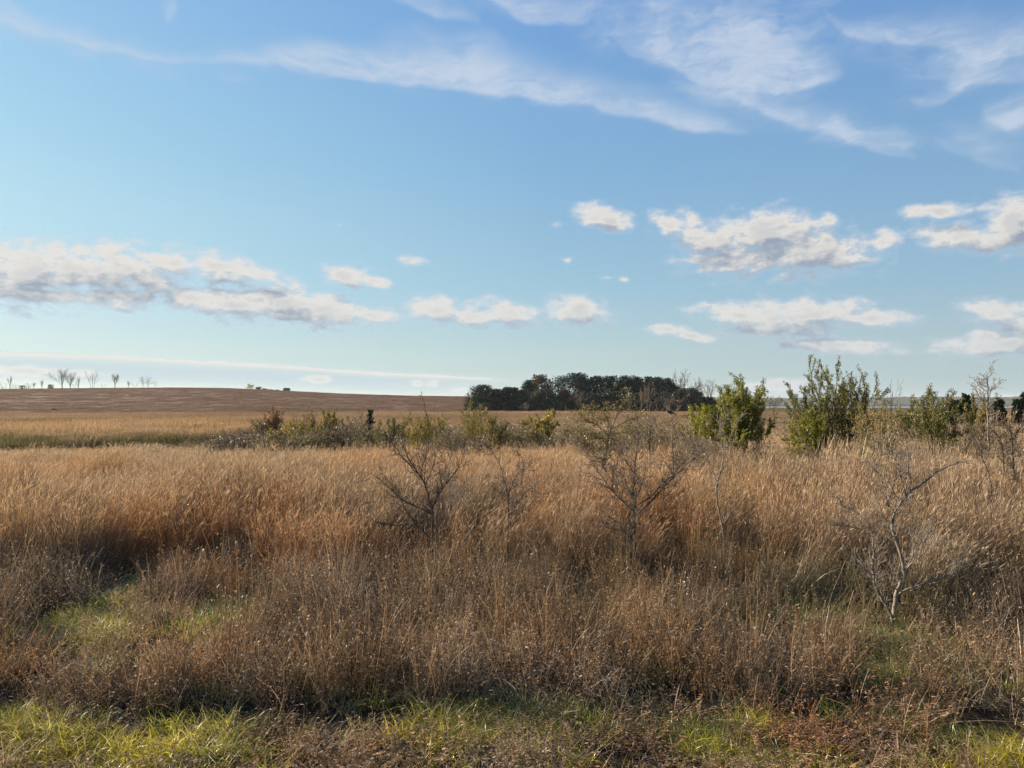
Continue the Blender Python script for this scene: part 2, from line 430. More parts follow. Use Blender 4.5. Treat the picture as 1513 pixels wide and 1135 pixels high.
def sample(r1, r2, dens, half=43):
    a = math.radians(half); n = int(dens * a * (r2 * r2 - r1 * r1))
    r = np.sqrt(R0.random(n) * (r2 * r2 - r1 * r1) + r1 * r1); t = R0.uniform(-a, a, n)
    return r * np.sin(t), r * np.cos(t)

# green clearings, world ellipses from photograph ground points: (px, py, half width px, half depth py, strength)
PATCH = [(175, 895, 42, 42, 1), (205, 925, 22, 25, .9), (325, 905, 60, 30, 1), (150, 985, 25, 12, .7),
         (60, 1100, 130, 34, 1), (300, 1120, 210, 26, 1), (140, 1080, 60, 12, .5),
         (400, 1080, 200, 16, .9), (620, 1070, 120, 22, .8), (760, 1065, 90, 30, 1), (800, 1100, 50, 22, 1), (690, 1095, 60, 15, .7),
         (1075, 1082, 75, 28, .8), (1440, 1095, 90, 28, 1), (1400, 1128, 60, 14, .9), (1180, 1130, 60, 10, .3),
         (850, 875, 35, 25, .7), (1300, 930, 40, 16, .55), (1225, 935, 30, 14, .35), (1180, 880, 50, 16, .25), (1420, 960, 40, 12, .4),
         (640, 930, 50, 15, .25), (980, 1000, 40, 14, .3), (1050, 905, 60, 20, .35)]
def gpt(px, py):
    v = ray(px, py); k = -CAMH / v[2]; return v[0] * k, v[1] * k
PW = []
for px, py, hw, hd, s in PATCH:
    x, y = gpt(px, py); x2, _ = gpt(px + hw, py); _, ya = gpt(px, py - hd); _, yb = gpt(px, min(py + hd, 1600))
    PW.append((x, y, x2 - x, abs(ya - yb) * .5, s))
def green_mask(x, y):
    m = np.zeros_like(x)
    nx = (fbm(x, y, .8, 3, 21) - .5) * 1.6 + (fbm(x, y, .3, 2, 22) - .5) * 1.3
    for cx, cy, rx, ry, s in PW:
        d = np.sqrt(((x - cx) / (1.05 * rx)) ** 2 + ((y - cy + .08) / (1.1 * ry + .08)) ** 2) + nx * 1.2 + .05
        m = np.maximum(m, s * sstep(1.15, .65, d))
    return m
def hero_gap(x, y):
    px = CX + F * x / np.maximum(y, .1)
    return np.clip(np.exp(-((px - 1312) / 38) ** 2 - ((y - 8.9) / .8) ** 2) * 1.4, 0, 1)
def shadow_gap(x, y):  # plants thinned so dark soil stands in for a shadow band
    pxx = CX + F * x / np.maximum(y, .1)
    yb = 7.05 + .12 * np.sin(pxx / 45) + (fbm(x, y, .5, 2, 64) - .5) * .5
    gap = np.exp(-((y - yb) / .38) ** 4) * sstep(140, 220, pxx) * sstep(680, 580, pxx)
    gap = np.maximum(gap, np.exp(-((y - yb - .45) / .25) ** 4) * sstep(860, 920, pxx) * sstep(1120, 1050, pxx) * .8)
    return np.maximum(gap, np.exp(-((y - yb + .45) / .3) ** 4) * sstep(1330, 1370, pxx) * .9)
def tall_start(x, y):
    px = CX + F * x / np.maximum(y, .1)
    base = np.interp(px, [-200, 0, 150, 300, 420, 600, 800, 950, 1100, 1250, 1320, 1400, 1600], [12.2, 12.4, 13.2, 13.2, 12.6, 13.4, 13.2, 13.6, 13.6, 11.6, 11.4, 10.8, 10.6])
    return base + (fbm(x, y, 2.6, 3, 31) - .5) * 2.2

def make_grass():
    rng = np.random.default_rng(3)
    # ---- tall bluestem, near band
    x, y = sample(9.5, 34, 15)
    x2, y2 = sample(34, 75, 6.5); big = np.concatenate([np.zeros(len(x)), np.ones(len(x2))])
    x = np.concatenate([x, x2]); y = np.concatenate([y, y2]); r = np.hypot(x, y)
    ts = tall_start(x, y); gm = green_mask(x, y)
    swale = np.exp(-((y - 51 - (fbm(x, y, 6, 4, 1) - .5) * 14) / 13.) ** 2) * sstep(.12, -.06, x / y)
    clump = fbm(x, y, 1.1, 3, 41)
    keep = (R0.random(len(x)) < sstep(-.5, .8, y - ts) * (1 - .85 * gm) * (.25 + 1.0 * sstep(.35, .6, clump)))
    keep &= ~(R0.random(len(x)) < swale * .45)
    # greyer weedy hollow around the saplings in the middle
    px = CX + F * x / y
    hol = np.exp(-((px - 640) / 110) ** 2 - ((y - 13.5) / 2.6) ** 2) + np.exp(-((px - 1000) / 120) ** 2 - ((y - 13) / 2.4) ** 2) + .8 * np.exp(-((px - 1230) / 90) ** 2 - ((y - 11.3) / 1.3) ** 2)
    keep &= ~(R0.random(len(x)) < np.clip(hol, 0, 1) * .8)
    x, y, r, big, clump, swale = [q[keep] for q in (x, y, r, big, clump, swale)]
    n = len(x); z = ground_z(x, y) - .02
    hs = (.40 + 1.0 * fbm(x, y, 2.4, 4, 44)) * (.78 + .3 * sstep(0, 5, y - tall_start(x, y))) * rng.uniform(.8, 1.15, n) * (1 - .55 * np.clip(swale * 1.3, 0, 1)) * (1 - .33 * sstep(15, 32, y))
    hs *= np.where(big > 0, .98, 1)
    tint = prairie_color(x, y) * rng.uniform(.8, 1.2, (n, 1))
    sx = rng.uniform(.9, 1.3, n) * np.where(big > 0, 1.5, 1)
    rot = np.stack([rng.normal(size=n) * .07, rng.normal(size=n) * .08, rng.uniform(-1.2, 1.2, n)], 1)
    nearsrc = [src_tall(rng, lean=(.05 + .02 * q, -.03)) for q in range(6)]
    midsrc = [src_tall(rng, 44, .3, (1.05, 1.6), (.008, .014), plume=1.25, lean=(.09, -.03), leafw=(.010, .018)) for _ in range(4)]
    idx = np.where(big > 0, rng.integers(6, 10, n), rng.integers(0, 6, n))
    scatter_obj('tall_prairie_grass', nearsrc + midsrc, M['tall'], np.stack([x, y, z], 1), rot, np.stack([sx, sx, hs], 1), tint, idx,
                'tall russet and straw prairie grass leaning right across the middle of the field')
    print('tall', n)
    # ---- far grass
    x, y = sample(66, 215, 1.9, 41); x2, y2 = sample(205, 640, .12, 40)
    big = np.concatenate([np.zeros(len(x)), np.ones(len(x2))]); x = np.concatenate([x, x2]); y = np.concatenate([y, y2])
    az = x / y
    keep = ~((az > .27) & (y > 560)); x, y, big = x[keep], y[keep], big[keep]; n = len(x)
    z = ground_z(x, y) - .05
    hs = rng.uniform(.55, 1.0, n) * (.5 + .8 * fbm(x, y, 14, 3, 51)) * np.where(big > 0, .3, .95)
    sx = np.where(big > 0, 3.4, 1.3) * rng.uniform(.8, 1.2, n)
    tint = prairie_color(x, y) * rng.uniform(.85, 1.15, (n, 1))
    rot = np.stack([0 * x, 0 * x, rng.uniform(-.8, .8, n)], 1)
    scatter_obj('distant_prairie_grass', [src_far(rng) for _ in range(5)], M['far'], np.stack([x, y, z], 1), rot, np.stack([sx, sx, hs], 1), tint, rng.integers(0, 5, n),
                'far tan and maroon grass covering the plain and the long low hill')
    print('far', n)
    # ---- dry weeds of the foreground
    x, y = sample(3.6, 16, 30); x2, y2 = sample(16, 40, 1.6)
    x = np.concatenate([x, x2]); y = np.concatenate([y, y2])
    gm = green_mask(x, y); ts = tall_start(x, y)
    cl = fbm(x, y, .75, 3, 61)
    gap = shadow_gap(x, y); gfront = np.maximum(green_mask(x, y + .9), green_mask(x, y + 1.7)) * sstep(7.6, 8.2, y)
    keep = R0.random(len(x)) < (1 - .80 * gm * (.9 - .3 * (x > 0) * sstep(8, 7, y))) * (1 - .93 * gap) * (1 - .6 * gfront) * (1 - .72 * hero_gap(x, y)) * (1 - .55 * sstep(.5, 3.5, y - ts)) * (.35 + .9 * sstep(.38, .52, cl))
    x, y, gm, ts, cl, gfront = [q[keep] for q in (x, y, gm, ts, cl, gfront)]; n = len(x)
    z = ground_z(x, y) - .02
    hs = (.47 + .9 * fbm(x, y, 1.4, 4, 63)) * rng.uniform(.65, 1.22, n) * (.52 + .63 * sstep(6.4, 8.6, y)) * (1 - .35 * gm) * (.8 + .5 * (rng.random(n) < .12)) * (1 + .35 * sstep(7.2, 7.5, y) * sstep(8.4, 7.8, y) * (x < 0)) * (1 - .12 * sstep(7.2, 6.8, y)) * (1 - .62 * gfront) * (1 - .5 * hero_gap(x, y))
    pink = np.array([.42, .25, .125]); gr = np.array([.33, .245, .15]); ru = np.array([.40, .18, .065]); ol = np.array([.21, .18, .065])
    n1 = fbm(x, y, 2.4, 3, 65); n2 = fbm(x, y, 3.1, 3, 66)
    t = pink + 0 * x[:, None]
    t = lerp(t, ru, sstep(.47, .62, n1) * .85); t = lerp(t, gr, sstep(.5, .66, n2) * .7); t = lerp(t, np.array([.17, .1, .06]), sstep(.55, .7, fbm(x, y, 1.2, 3, 68)) * .7); t = lerp(t, np.array([.45, .31, .2]), sstep(.5, .36, fbm(x, y, 1.0, 3, 69)) * .7)
    rt = sstep(2, 5, x) * sstep(8, 10, y); t = lerp(t, ol, rt * .55 * sstep(.4, .6, n1))
    t = lerp(t, ol, sstep(10.5, 12.5, y) * .3 * (x > -1))
    t *= rng.uniform(.7, 1.3, (n, 1))
    rot = np.stack([rng.normal(size=n) * .12, rng.normal(size=n) * .12, rng.uniform(0, 6.28, n)], 1)
    sx = rng.uniform(.8, 1.25, n)
    scatter_obj('dry_weeds', [src_weed(rng) for _ in range(4)] + [src_weed(rng, (.4, .9), 24, 5, .2, .042) for _ in range(4)], M['weed'], np.stack([x, y, z], 1), rot, np.stack([sx, sx, hs], 1), t, rng.integers(0, 8, n),
                'tangled pinkish brown dead weeds with curled pale leaves in the foreground')
    print('weeds', n)
    # ---- green grass
    x, y = sample(3.6, 15, 110)
    gm = green_mask(x, y)
    keep = R0.random(len(x)) < (1 - .9 * shadow_gap(x, y)) * np.clip(gm * .95 * (.6 + .4 * sstep(6.9, 8, y) + .5 * sstep(.5, .6, fbm(x, y, .45, 2, 76))) + .28 * hero_gap(x, y) + .06 + .1 * sstep(2, 5, x) * sstep(8.5, 10.5, y), 0, 1)
    x, y, gm = x[keep], y[keep], gm[keep]; n = len(x)
    z = ground_z(x, y) - .01
    hs = rng.uniform(.45, 1.05, n) * (.35 + .85 * fbm(x, y, 1., 2, 73))
    ye = np.array([.50, .41, .03]); g2 = np.array([.17, .21, .03]); st = np.array([.38, .33, .17])
    n1 = fbm(x, y, .9, 3, 75)
    t = lerp(g2 + 0 * x[:, None], ye, np.clip(sstep(.4, .6, n1) * .5 + sstep(7.2, 6.3, y) * .45, 0, 1)); t = lerp(t, st, (rng.random(n) < .3) * .8)
    t *= rng.uniform(.75, 1.25, (n, 1))
    rot = np.stack([rng.normal(size=n) * .12, rng.normal(size=n) * .12, rng.uniform(0, 6.28, n)], 1)
    sx = rng.uniform(.8, 1.3, n)
    scatter_obj('green_grass', [src_green(rng) for _ in range(6)], M['green'], np.stack([x, y, z], 1), rot, np.stack([sx, sx, hs], 1), t, rng.integers(0, 6, n),
                'bright yellow green short grass growing in patches between the dead weeds')
    print('green', n)

# ------------------------------------------------------------------ woody plants
def grow(rng, p, d, L, r, lv, kids, ratio, ang, trop, wander, out, nseg=5, tmin=.25):
    pts = [p]; d = np.array(d, float); d /= np.linalg.norm(d)
    q = np.array(p, float); dirs = [d]
    for i in range(nseg):
        d = d + rng.normal(size=3) * wander; d[2] += trop; d /= np.linalg.norm(d)
        q = q + d * L / nseg; pts.append(q); dirs.append(d)
    pts = np.array(pts)
    rad = r * (1 - np.linspace(0, 1, nseg + 1) * .72)
    out.append((pts, rad, lv))
    if lv < len(kids):
        n = kids[lv]
        if n <= 0: return
        ts = tmin + (1 - tmin) * (np.arange(n) + rng.random(n)) / n
        ph = rng.random() * 6.28
        for t in ts:
            k = min(int(t * nseg), nseg - 1); f = t * nseg - k
            bp = pts[k] * (1 - f) + pts[k + 1] * f; dd = dirs[k + 1]
            ph += 2.4 + rng.normal() * .5
            a = np.cross(dd, [.3, .2, 1.]); a /= np.linalg.norm(a) + 1e-9; b = np.cross(dd, a)
            an = math.radians(ang * rng.uniform(.7, 1.25))
            nd = dd * math.cos(an) + (a * math.cos(ph) + b * math.sin(ph)) * math.sin(an)
            grow(rng, bp, nd, L * ratio * rng.uniform(.65, 1.15) * (1.12 - .45 * t), max(r * (1 - .7 * t) * .6, .0015), lv + 1, kids, ratio, ang, trop, wander, out, nseg, tmin * .8)

def fit(out, h, w, base=(0, 0, 0)):
    P = np.concatenate([o[0] for o in out]); top = np.percentile(P[:, 2], 99.7)
    hw = max(np.percentile(np.abs(P[:, 0]), 98), .01)
    s = np.array([w * .5 / hw, w * .5 / hw, h / top])
    return [(o[0] * s, o[1], o[2]) for o in out]

def put_leaves(b, rng, out, levels, per_m, size, asp=.5, cull=None, spread=.03):
    P = []; D = []
    for pts, rad, lv in out:
        if lv not in levels: continue
        L = np.linalg.norm(np.diff(pts, axis=0), axis=1).sum(); n = rng.poisson(per_m * L)
        if n == 0: continue
        t = rng.random(n) ** .8 * (len(pts) - 1); k = np.minimum(t.astype(int), len(pts) - 2); f = (t - k)[:, None]
        P.append(pts[k] * (1 - f) + pts[k + 1] * f + rng.normal(size=(n, 3)) * spread); D.append((pts[k + 1] - pts[k]) / (np.linalg.norm(pts[k + 1] - pts[k], axis=1)[:, None] + 1e-9))
    if not P: return 0
    P = np.concatenate(P); D = np.concatenate(D)
    if cull is not None:
        m = cull(P); P, D = P[m], D[m]
    b.leaves(P, size, rng, asp, .1, D)
    return len(P)

def shrub(name, label, cat, px, topy, wpx, depth, leafmat, seed, per_m=22, size=.055, stems=7, kids=(6, 4), ang=32, trop=.05,
          barkmat='dark_bark', group=None, splay=.5, r=.018, levels=(1, 2), asp=.5, dz=0, cull=None, leafname='foliage', wander=.12):
    rng = np.random.default_rng(seed)
    top = at(px, topy, depth); x = top[0]; g0 = gz(x, depth) + dz
    h = top[2] - g0; w = wpx / F * depth
    root = empty(name, (x, depth, g0), label, cat, group)
    out = []
    for s in range(stems):
        a = 2 * PI * (s + rng.random() * .8) / stems; sp = splay * rng.uniform(.25, 1.1)
        grow(rng, np.array([math.cos(a) * .06 * w, math.sin(a) * .06 * w, -.05]), (math.cos(a) * sp, math.sin(a) * sp, 1), h * rng.uniform(.7, 1), r * h / 3, 0, kids, .5, ang, trop, wander, out)
    out = fit(out, h, w)
    b = MB(); tb = MB()
    for pts, rad, lv in out: (b if lv == 0 else tb).tube(pts, np.maximum(rad, .0034 * max(1, depth / 18)), 4 if lv == 0 else 3)
    b.build('stem', M[barkmat], root)
    tb.build('twig_mass', M['twig'] if barkmat != 'pale_bark' else M['pale_bark'], root)
    if leafmat:
        lb = MB(); n = put_leaves(lb, rng, out, levels, per_m * 2.0, size * 1.2, asp, cull)
        if n: lb.build(leafname, M[leafmat], root)
    return root

def traced(name, label, cat, depth, limbs, seed, r0=.02, barkmat='bark', twigs=4, group=None, twl=.35, leaf=None, ybase=None, rmin=.0042):
    """a young tree whose trunk and limbs follow the photograph; the first limb is the trunk"""
    rng = np.random.default_rng(seed)
    bx, by = limbs[0][0]; base = at(bx, by, depth); g0 = gz(base[0], depth)
    root = empty(name, (base[0], depth, g0), label, cat, group)
    org = np.array([base[0], depth, g0])
    tr = None; allout = []
    for li, L in enumerate(limbs):
        pts = [at(px, py, depth) - org for px, py in L]
        if li == 0:
            pts = [np.array([pts[0][0] + .01, 0, -.05])] + pts
            if pts[1][2] < .02: pts.pop(1)
            P = np.array(pts); P[:, 1] += np.cumsum(rng.normal(size=len(P)) * .03); tr = P; rad = np.linspace(r0, max(r0 * .22, .004), len(P))
        else:
            P = np.array(pts)
            # start on the nearest already built limb
            best = None
            for Q, Rq in allout_limbs:
                for k in range(len(Q) - 1):
                    seg = Q[k + 1] - Q[k]; s2 = seg[[0, 2]]; v = P[0][[0, 2]] - Q[k][[0, 2]]
                    t = np.clip((v @ s2) / (s2 @ s2 + 1e-9), 0, 1); c = Q[k] + seg * t; dd = np.linalg.norm(c[[0, 2]] - P[0][[0, 2]])
                    if best is None or dd < best[0]: best = (dd, c, Rq[k] * (1 - t) + Rq[k + 1] * t)
            ln = np.linalg.norm(np.diff(P, axis=0), axis=1).sum()
            cum = np.concatenate([[0], np.cumsum(np.linalg.norm(np.diff(P, axis=0), axis=1))])
            P[:, 1] = best[1][1] + cum * rng.uniform(-.55, .55)
            P[0] = best[1]
            rr = min(best[2] * .78, r0 * .25 + ln * .0078); rad = np.linspace(rr, max(rr * .3, rmin), len(P))
        # resample smoothly
        n = max(6, len(P) * 3); cum = np.concatenate([[0], np.cumsum(np.linalg.norm(np.diff(P, axis=0), axis=1))])
        tt = np.linspace(0, cum[-1], n)
        Ps = np.stack([np.interp(tt, cum, P[:, k]) for k in range(3)], 1); rs = np.interp(tt, cum, rad)
        Ps[1:-1] = Ps[1:-1] * .5 + (Ps[:-2] + Ps[2:]) * .25; Ps[1:-1] += rng.normal(size=(n - 2, 3)) * .006
        if li == 0: allout_limbs = [(Ps, rs)]
        else: allout_limbs.append((Ps, rs))
        b = MB(); b.tube(Ps, rs, 7 if li == 0 else 5)
        out = []
        nt = int(cum[-1] * twigs * (2.9 if li else 1.9)) + 1
        for q in range(nt):
            t = rng.uniform(.18 if li else .45, 1); k = min(int(t * (n - 1)), n - 2); d0 = Ps[k + 1] - Ps[k]; d0 /= np.linalg.norm(d0) + 1e-9
            dd = d0 + rng.normal(size=3) * np.array([.6, .6, .35]) + np.array([0, 0, .25])
            grow(rng, Ps[k], dd, twl * rng.uniform(.4, 1.2), max(rs[k] * .5, rmin * .8), 1, (0, 3, 2), .5, 38, .03, .16, out, 4)
        for p_, r_, lv in out: b.tube(p_, np.clip(r_, rmin * .66, .0085), 3)
        b.build('trunk' if li == 0 else 'limb', M[barkmat], root)
        allout.extend(out)
    if leaf:
        lb = MB(); n = put_leaves(lb, rng, allout, (1, 2, 3), leaf[1], leaf[2], .55)
        if n: lb.build('foliage', M[leaf[0]], root)
    return root

def bare_tree(name, label, cat, px, topy, depth, wpx, seed, basez=None, barkmat='dark_bark', leaf=None, group=None, trunk=.22, kids=(7, 6, 5), stems=1, ang=34, rmin=.02, splay=.5):
    rng = np.random.default_rng(seed)
    top = at(px, topy, depth); g0 = gz(top[0], depth) if basez is None else basez
    h = top[2] - g0; w = wpx / F * depth
    root = empty(name, (top[0], depth, g0), label, cat, group)
    out = []; th = h * trunk
    tb = MB()
    if stems == 1:
        tp = np.array([[0, 0, -.3], [.01 * h, 0, th * .5], [0, .01 * h, th]]); tb.tube(tp, [h * .028, h * .021, h * .019], 7)
        for s in range(6):
            a = 2 * PI * s / 6 + rng.random(); sp = rng.uniform(.15, splay + .25)
            grow(rng, tp[2] * rng.uniform(.75, 1), (math.cos(a) * sp, math.sin(a) * sp, 1), h * .7, h * .012, 1, (0,) + tuple(kids[1:]), .5, ang, .03, .1, out)
    else:
        for s in range(stems):
            a = 2 * PI * s / stems; sp = rng.uniform(.05, splay)
            grow(rng, np.array([math.cos(a) * w * .12, math.sin(a) * w * .12, -.2]), (math.cos(a) * sp, math.sin(a) * sp, 1), h, h * .012, 1, (0,) + tuple(kids[1:]), .42, ang, .03, .08, out)
        tb.tube(np.array([[0, 0, -.3], [0, 0, .4]]), [h * .02, h * .01], 6)
    out = fit(out, h, w)
    cb = MB()
    for pts, rad, lv in out: cb.tube(pts, np.maximum(rad, rmin), 4 if lv < 2 else 3)
    tb.build('trunk', M[barkmat], root); cb.build('crown', M[barkmat], root)
    if leaf:
        lb = MB(); put_leaves(lb, rng, out, (1, 2, 3), leaf[1], leaf[2], .7, spread=leaf[2] * .6); lb.build('foliage', M[leaf[0]], root)
    return root

def dense_tree(name, label, cat, px, topy, wpx, depth, matname, seed, shape='round', n=2200, size=.6, base=0., group=None, bark='dark_bark', dens=1.):
    """evergreen or thick leafed crown: many sprays in lobes on a limbed trunk"""
    rng = np.random.default_rng(seed)
    top = at(px, topy, depth); g0 = gz(top[0], depth); h = top[2] - g0; w = wpx / F * depth
    root = empty(name, (top[0], depth, g0), label, cat, group)
    K = int({'round': 36, 'cedar': 34, 'spire': 26, 'fan': 22}[shape]); C = []; Rr = []
    for k in range(K):
        t = (k + rng.random()) / K
        if shape == 'round': z = h * (.06 + .90 * t); prof = math.sqrt(max(0, 1 - ((t - .45) / .62) ** 2)); lr = w * rng.uniform(.13, .2)
        elif shape == 'cedar': z = h * (.04 + .9 * t); prof = (1 - t ** 2.2) * (.75 + .25 * rng.random()) + .12; lr = max(w * rng.uniform(.15, .22), h * .07)
        elif shape == 'spire': z = h * (.03 + .93 * t); prof = (1 - t) ** .8 * .9 + .08; lr = max(w * rng.uniform(.13, .2), h * .06) * (1.25 - .75 * t)
        else: z = h * (.25 + .7 * t); prof = .35 + .65 * t; lr = w * rng.uniform(.12, .18)
        a = rng.random() * 6.28; rr = w * .42 * prof * math.sqrt(rng.uniform(.25, 1))
        C.append((rr * math.cos(a), rr * math.sin(a), z)); Rr.append(lr)
    C = np.array(C); Rr = np.array(Rr)
    tb = MB(); zt = h * (.92 if shape != 'round' else .7)
    tp = np.array([[0, 0, -.4], [.02 * w, 0, zt * .4], [0, .02 * w, zt * .75], [.01, 0, zt]]); tb.tube(tp, np.array([.026, .02, .012, .004]) * h, 6)
    for c in C[::2]:
        s = np.array([0, 0, c[2] * .7]); tb.tube(np.array([s, (s + c) / 2 + [0, 0, .03 * h], c]), [h * .008, h * .005, .01], 3)
    tb.build('trunk', M[bark], root)
    ki = rng.integers(0, K, n); d = rng.normal(size=(n, 3)); d /= np.linalg.norm(d, axis=1)[:, None]
    rad = Rr[ki] * rng.random(n) ** .45
    P = C[ki] + d * rad[:, None] * np.array([1.15, 1.15, .8 if shape in ('round', 'fan') else 1.3]); P[:, 2] = np.clip(P[:, 2], .05, None)
    ok = P[:, 2] < h * 1.0; P, d = P[ok], d[ok]
    up = d * .6 + np.array([0, 0, .75 if shape in ('cedar', 'spire') else .3])
    cb = MB(); cb.leaves(P, size * rng.uniform(.6, 1.2, len(P)), rng, .6, 0, up)
    if shape in ('cedar', 'spire'):       # ragged leader tips
        for k in range(7):
            c = C[rng.integers(int(K * .6), K)]; pos = c + np.concatenate([rng.normal(size=(26, 2)) * size * .25, rng.uniform(0, Rr.mean() * 1.3, (26, 1))], 1)
            pos = pos[pos[:, 2] < h * 1.03]
            if len(pos): cb.leaves(pos, size * .6, rng, .5, 0, np.tile([0, 0, 1.], (len(pos), 1)))
    cb.build('crown', M[matname], root)
    return root

def make_bird(depth):
    p = at(991, 610.5, depth)
    root = empty('bird', p, 'small dark bird perched on the tip of a bare sapling', 'bird')
    b = MB()
    # spine from tail tip to beak, facing left
    xs = np.array([.115, .08, .055, .03, .0, -.03, -.05, -.062, -.075, -.09, -.102]); zs = np.array([-.022, -.008, .004, .014, .02, .026, .036, .042, .044, .041, .038])
    rr = np.array([.010, .011, .015, .028, .036, .034, .024, .022, .019, .007, .001])
    b.tube(np.stack([xs, xs * 0, zs], 1), rr, 10)
    b.build('body', M['dark_plumage'], root, smooth=True)
    w = MB()
    for s in (-1, 1): w.tube(np.array([[-.03, s * .028, .03], [.02, s * .034, .02], [.075, s * .016, .0], [.1, s * .008, -.01]]), [.008, .018, .010, .002], 6)
    w.build('wing', M['dark_plumage'], root, smooth=True)
    l = MB()
    for s in (-1, 1): l.tube(np.array([[0, s * .012, -.005], [.004, s * .01, -.04]]), [.003, .002], 4)
    l.build('leg', M['dark_plumage'], root)

def make_plants():
    m, g = new_mat('dark_plumage'); p = g.n('ShaderNodeBsdfPrincipled'); g.put(p.inputs['Base Color'], g.ramp(g.noise(g.n('ShaderNodeTexCoord').outputs['Object'], 40, 3), [(.3, (.012, .011, .012)), (.7, (.035, .03, .03))]))
    p.inputs['Roughness'].default_value = .6; o = g.n('ShaderNodeOutputMaterial'); g.L.new(p.outputs[0], o.inputs[0]); M['dark_plumage'] = m
    # ---------------- traced saplings
    traced('sapling', 'pale grey forked bare sapling at lower right, the nearest and thickest', 'sapling', 9.9, [
        [(1315, 944), (1315, 911), (1318, 888), (1322, 875), (1334, 849), (1329, 820), (1321, 789), (1318, 774), (1332, 749), (1349, 727), (1369, 715), (1389, 698), (1420, 682)],
        [(1314, 912), (1300, 890), (1277, 856), (1270, 823), (1265, 784), (1259, 772)],
        [(1264, 784), (1242, 771), (1217, 765), (1201, 763)], [(1260, 773), (1249, 758), (1228, 743), (1211, 739), (1197, 720)],
        [(1273, 842), (1264, 837), (1245, 823), (1228, 812)], [(1321, 879), (1341, 863), (1372, 853), (1400, 826)],
        [(1333, 845), (1344, 820), (1359, 798)], [(1349, 727), (1348, 696), (1346, 657), (1343, 640)],
        [(1342, 733), (1339, 696), (1341, 682), (1327, 670)], [(1335, 745), (1324, 716), (1307, 696), (1298, 686)],
        [(1324, 760), (1315, 739), (1301, 719)], [(1318, 775), (1304, 761), (1300, 752)], [(1320, 868), (1301, 857), (1288, 851)],
        [(1286, 868), (1284, 850), (1281, 820)], [(1327, 862), (1316, 842), (1323, 832)], [(1333, 850), (1350, 822), (1380, 795), (1402, 780)]],
        101, r0=.031, barkmat='pale_bark', twigs=9, twl=.26, rmin=.0035)
    traced('sapling', 'tallest spreading bare sapling near the middle, left of the slender forked one', 'sapling', 12.2, [
        [(940, 866), (939, 764), (936, 733), (938, 697), (943, 661), (944, 636)],
        [(941, 764), (957, 748), (975, 720), (995, 695), (1018, 669), (1036, 656)], [(943, 752), (970, 725), (990, 700), (1008, 674), (1016, 651)],
        [(937, 757), (911, 733), (893, 707), (880, 687), (873, 677)], [(938, 802), (921, 785), (906, 766), (893, 756)], [(921, 785), (905, 780), (885, 775)],
        [(937, 700), (924, 679), (914, 661)], [(939, 840), (929, 810), (927, 780), (936, 755)], [(936, 735), (925, 712), (915, 690)], [(939, 745), (955, 715), (962, 690)]],
        102, r0=.027, barkmat='bark', twigs=8, twl=.42)
    traced('sapling', 'dark bare sapling with a wide low left limb, leftmost of the saplings', 'sapling', 12.6, [
        [(638, 846), (638, 800), (640, 756), (635, 741), (630, 718), (621, 702), (606, 681), (596, 655)],
        [(641, 750), (656, 720), (674, 696), (689, 675)], [(655, 720), (652, 706), (662, 688), (667, 671)],
        [(639, 760), (618, 752), (590, 741), (563, 718), (548, 704)], [(637, 800), (614, 772), (596, 745), (586, 718)],
        [(631, 716), (639, 696), (645, 677)], [(623, 702), (629, 679), (632, 655)], [(620, 703), (598, 677), (581, 653)], [(640, 745), (646, 728), (652, 716)],
        [(600, 790), (575, 775), (560, 770)]],
        103, r0=.023, barkmat='dark_bark', twigs=8, twl=.36)
    traced('sapling', 'thin bare sapling with a right forking limb, between the leftmost and tallest saplings', 'sapling', 13.2, [
        [(748, 835), (750, 787), (752, 760), (751, 739), (746, 714), (738, 683), (718, 659)],
        [(753, 762), (771, 733), (782, 723), (794, 716)], [(771, 732), (771, 704), (772, 679), (765, 668)], [(751, 740), (742, 730), (730, 722)],
        [(751, 738), (757, 712), (775, 690)], [(752, 775), (770, 765), (795, 735)]], 104, r0=.017, barkmat='bark', twigs=7, twl=.34)
    traced('sapling', 'slender crooked bare sapling forking in front of the round green shrub', 'sapling', 13.6, [
        [(1072, 830), (1071, 789), (1063, 748), (1060, 720), (1064, 710), (1072, 684), (1070, 649), (1069, 626), (1082, 605)],
        [(1062, 713), (1053, 692), (1043, 667)], [(1071, 690), (1081, 656), (1092, 636), (1105, 618)], [(1071, 780), (1080, 760), (1078, 740)], [(1070, 640), (1060, 620)]],
        105, r0=.021, barkmat='pale_bark', twigs=5, twl=.3)
    traced('sapling', 'dark leaning bare sapling just behind the tallest sapling', 'sapling', 14.8, [
        [(978, 800), (979, 787), (982, 738), (983, 715)], [(982, 738), (1007, 709), (1036, 669)], [(982, 742), (1000, 733), (1013, 725)], [(983, 716), (978, 700), (980, 680)], [(1000, 718), (992, 705), (1008, 680)]],
        106, r0=.017, barkmat='bark', twigs=6, twl=.3)
    traced('sapling', 'straight upright bare sapling carrying the perched bird', 'sapling', 17.5, [
        [(996, 735), (994, 687), (993, 654), (994.5, 623), (992, 612)], [(994, 625), (999, 610), (1005, 592)], [(994, 632), (1003, 620), (1009, 612)], [(993, 660), (1003, 645)], [(994, 690), (1003, 672)]],
        107, r0=.021, barkmat='bark', twigs=2, twl=.25, rmin=.005)
    traced('sapling', 'tall straight pole-like bare sapling left of the bird', 'sapling', 19.5, [
        [(963, 730), (962, 697), (961.7, 667), (961.7, 628), (962, 600), (965, 575)], [(962, 668), (955, 640), (952, 620)], [(962, 640), (970, 615)], [(962, 690), (950, 672)]],
        108, r0=.022, barkmat='bark', twigs=3, twl=.5, rmin=.006)
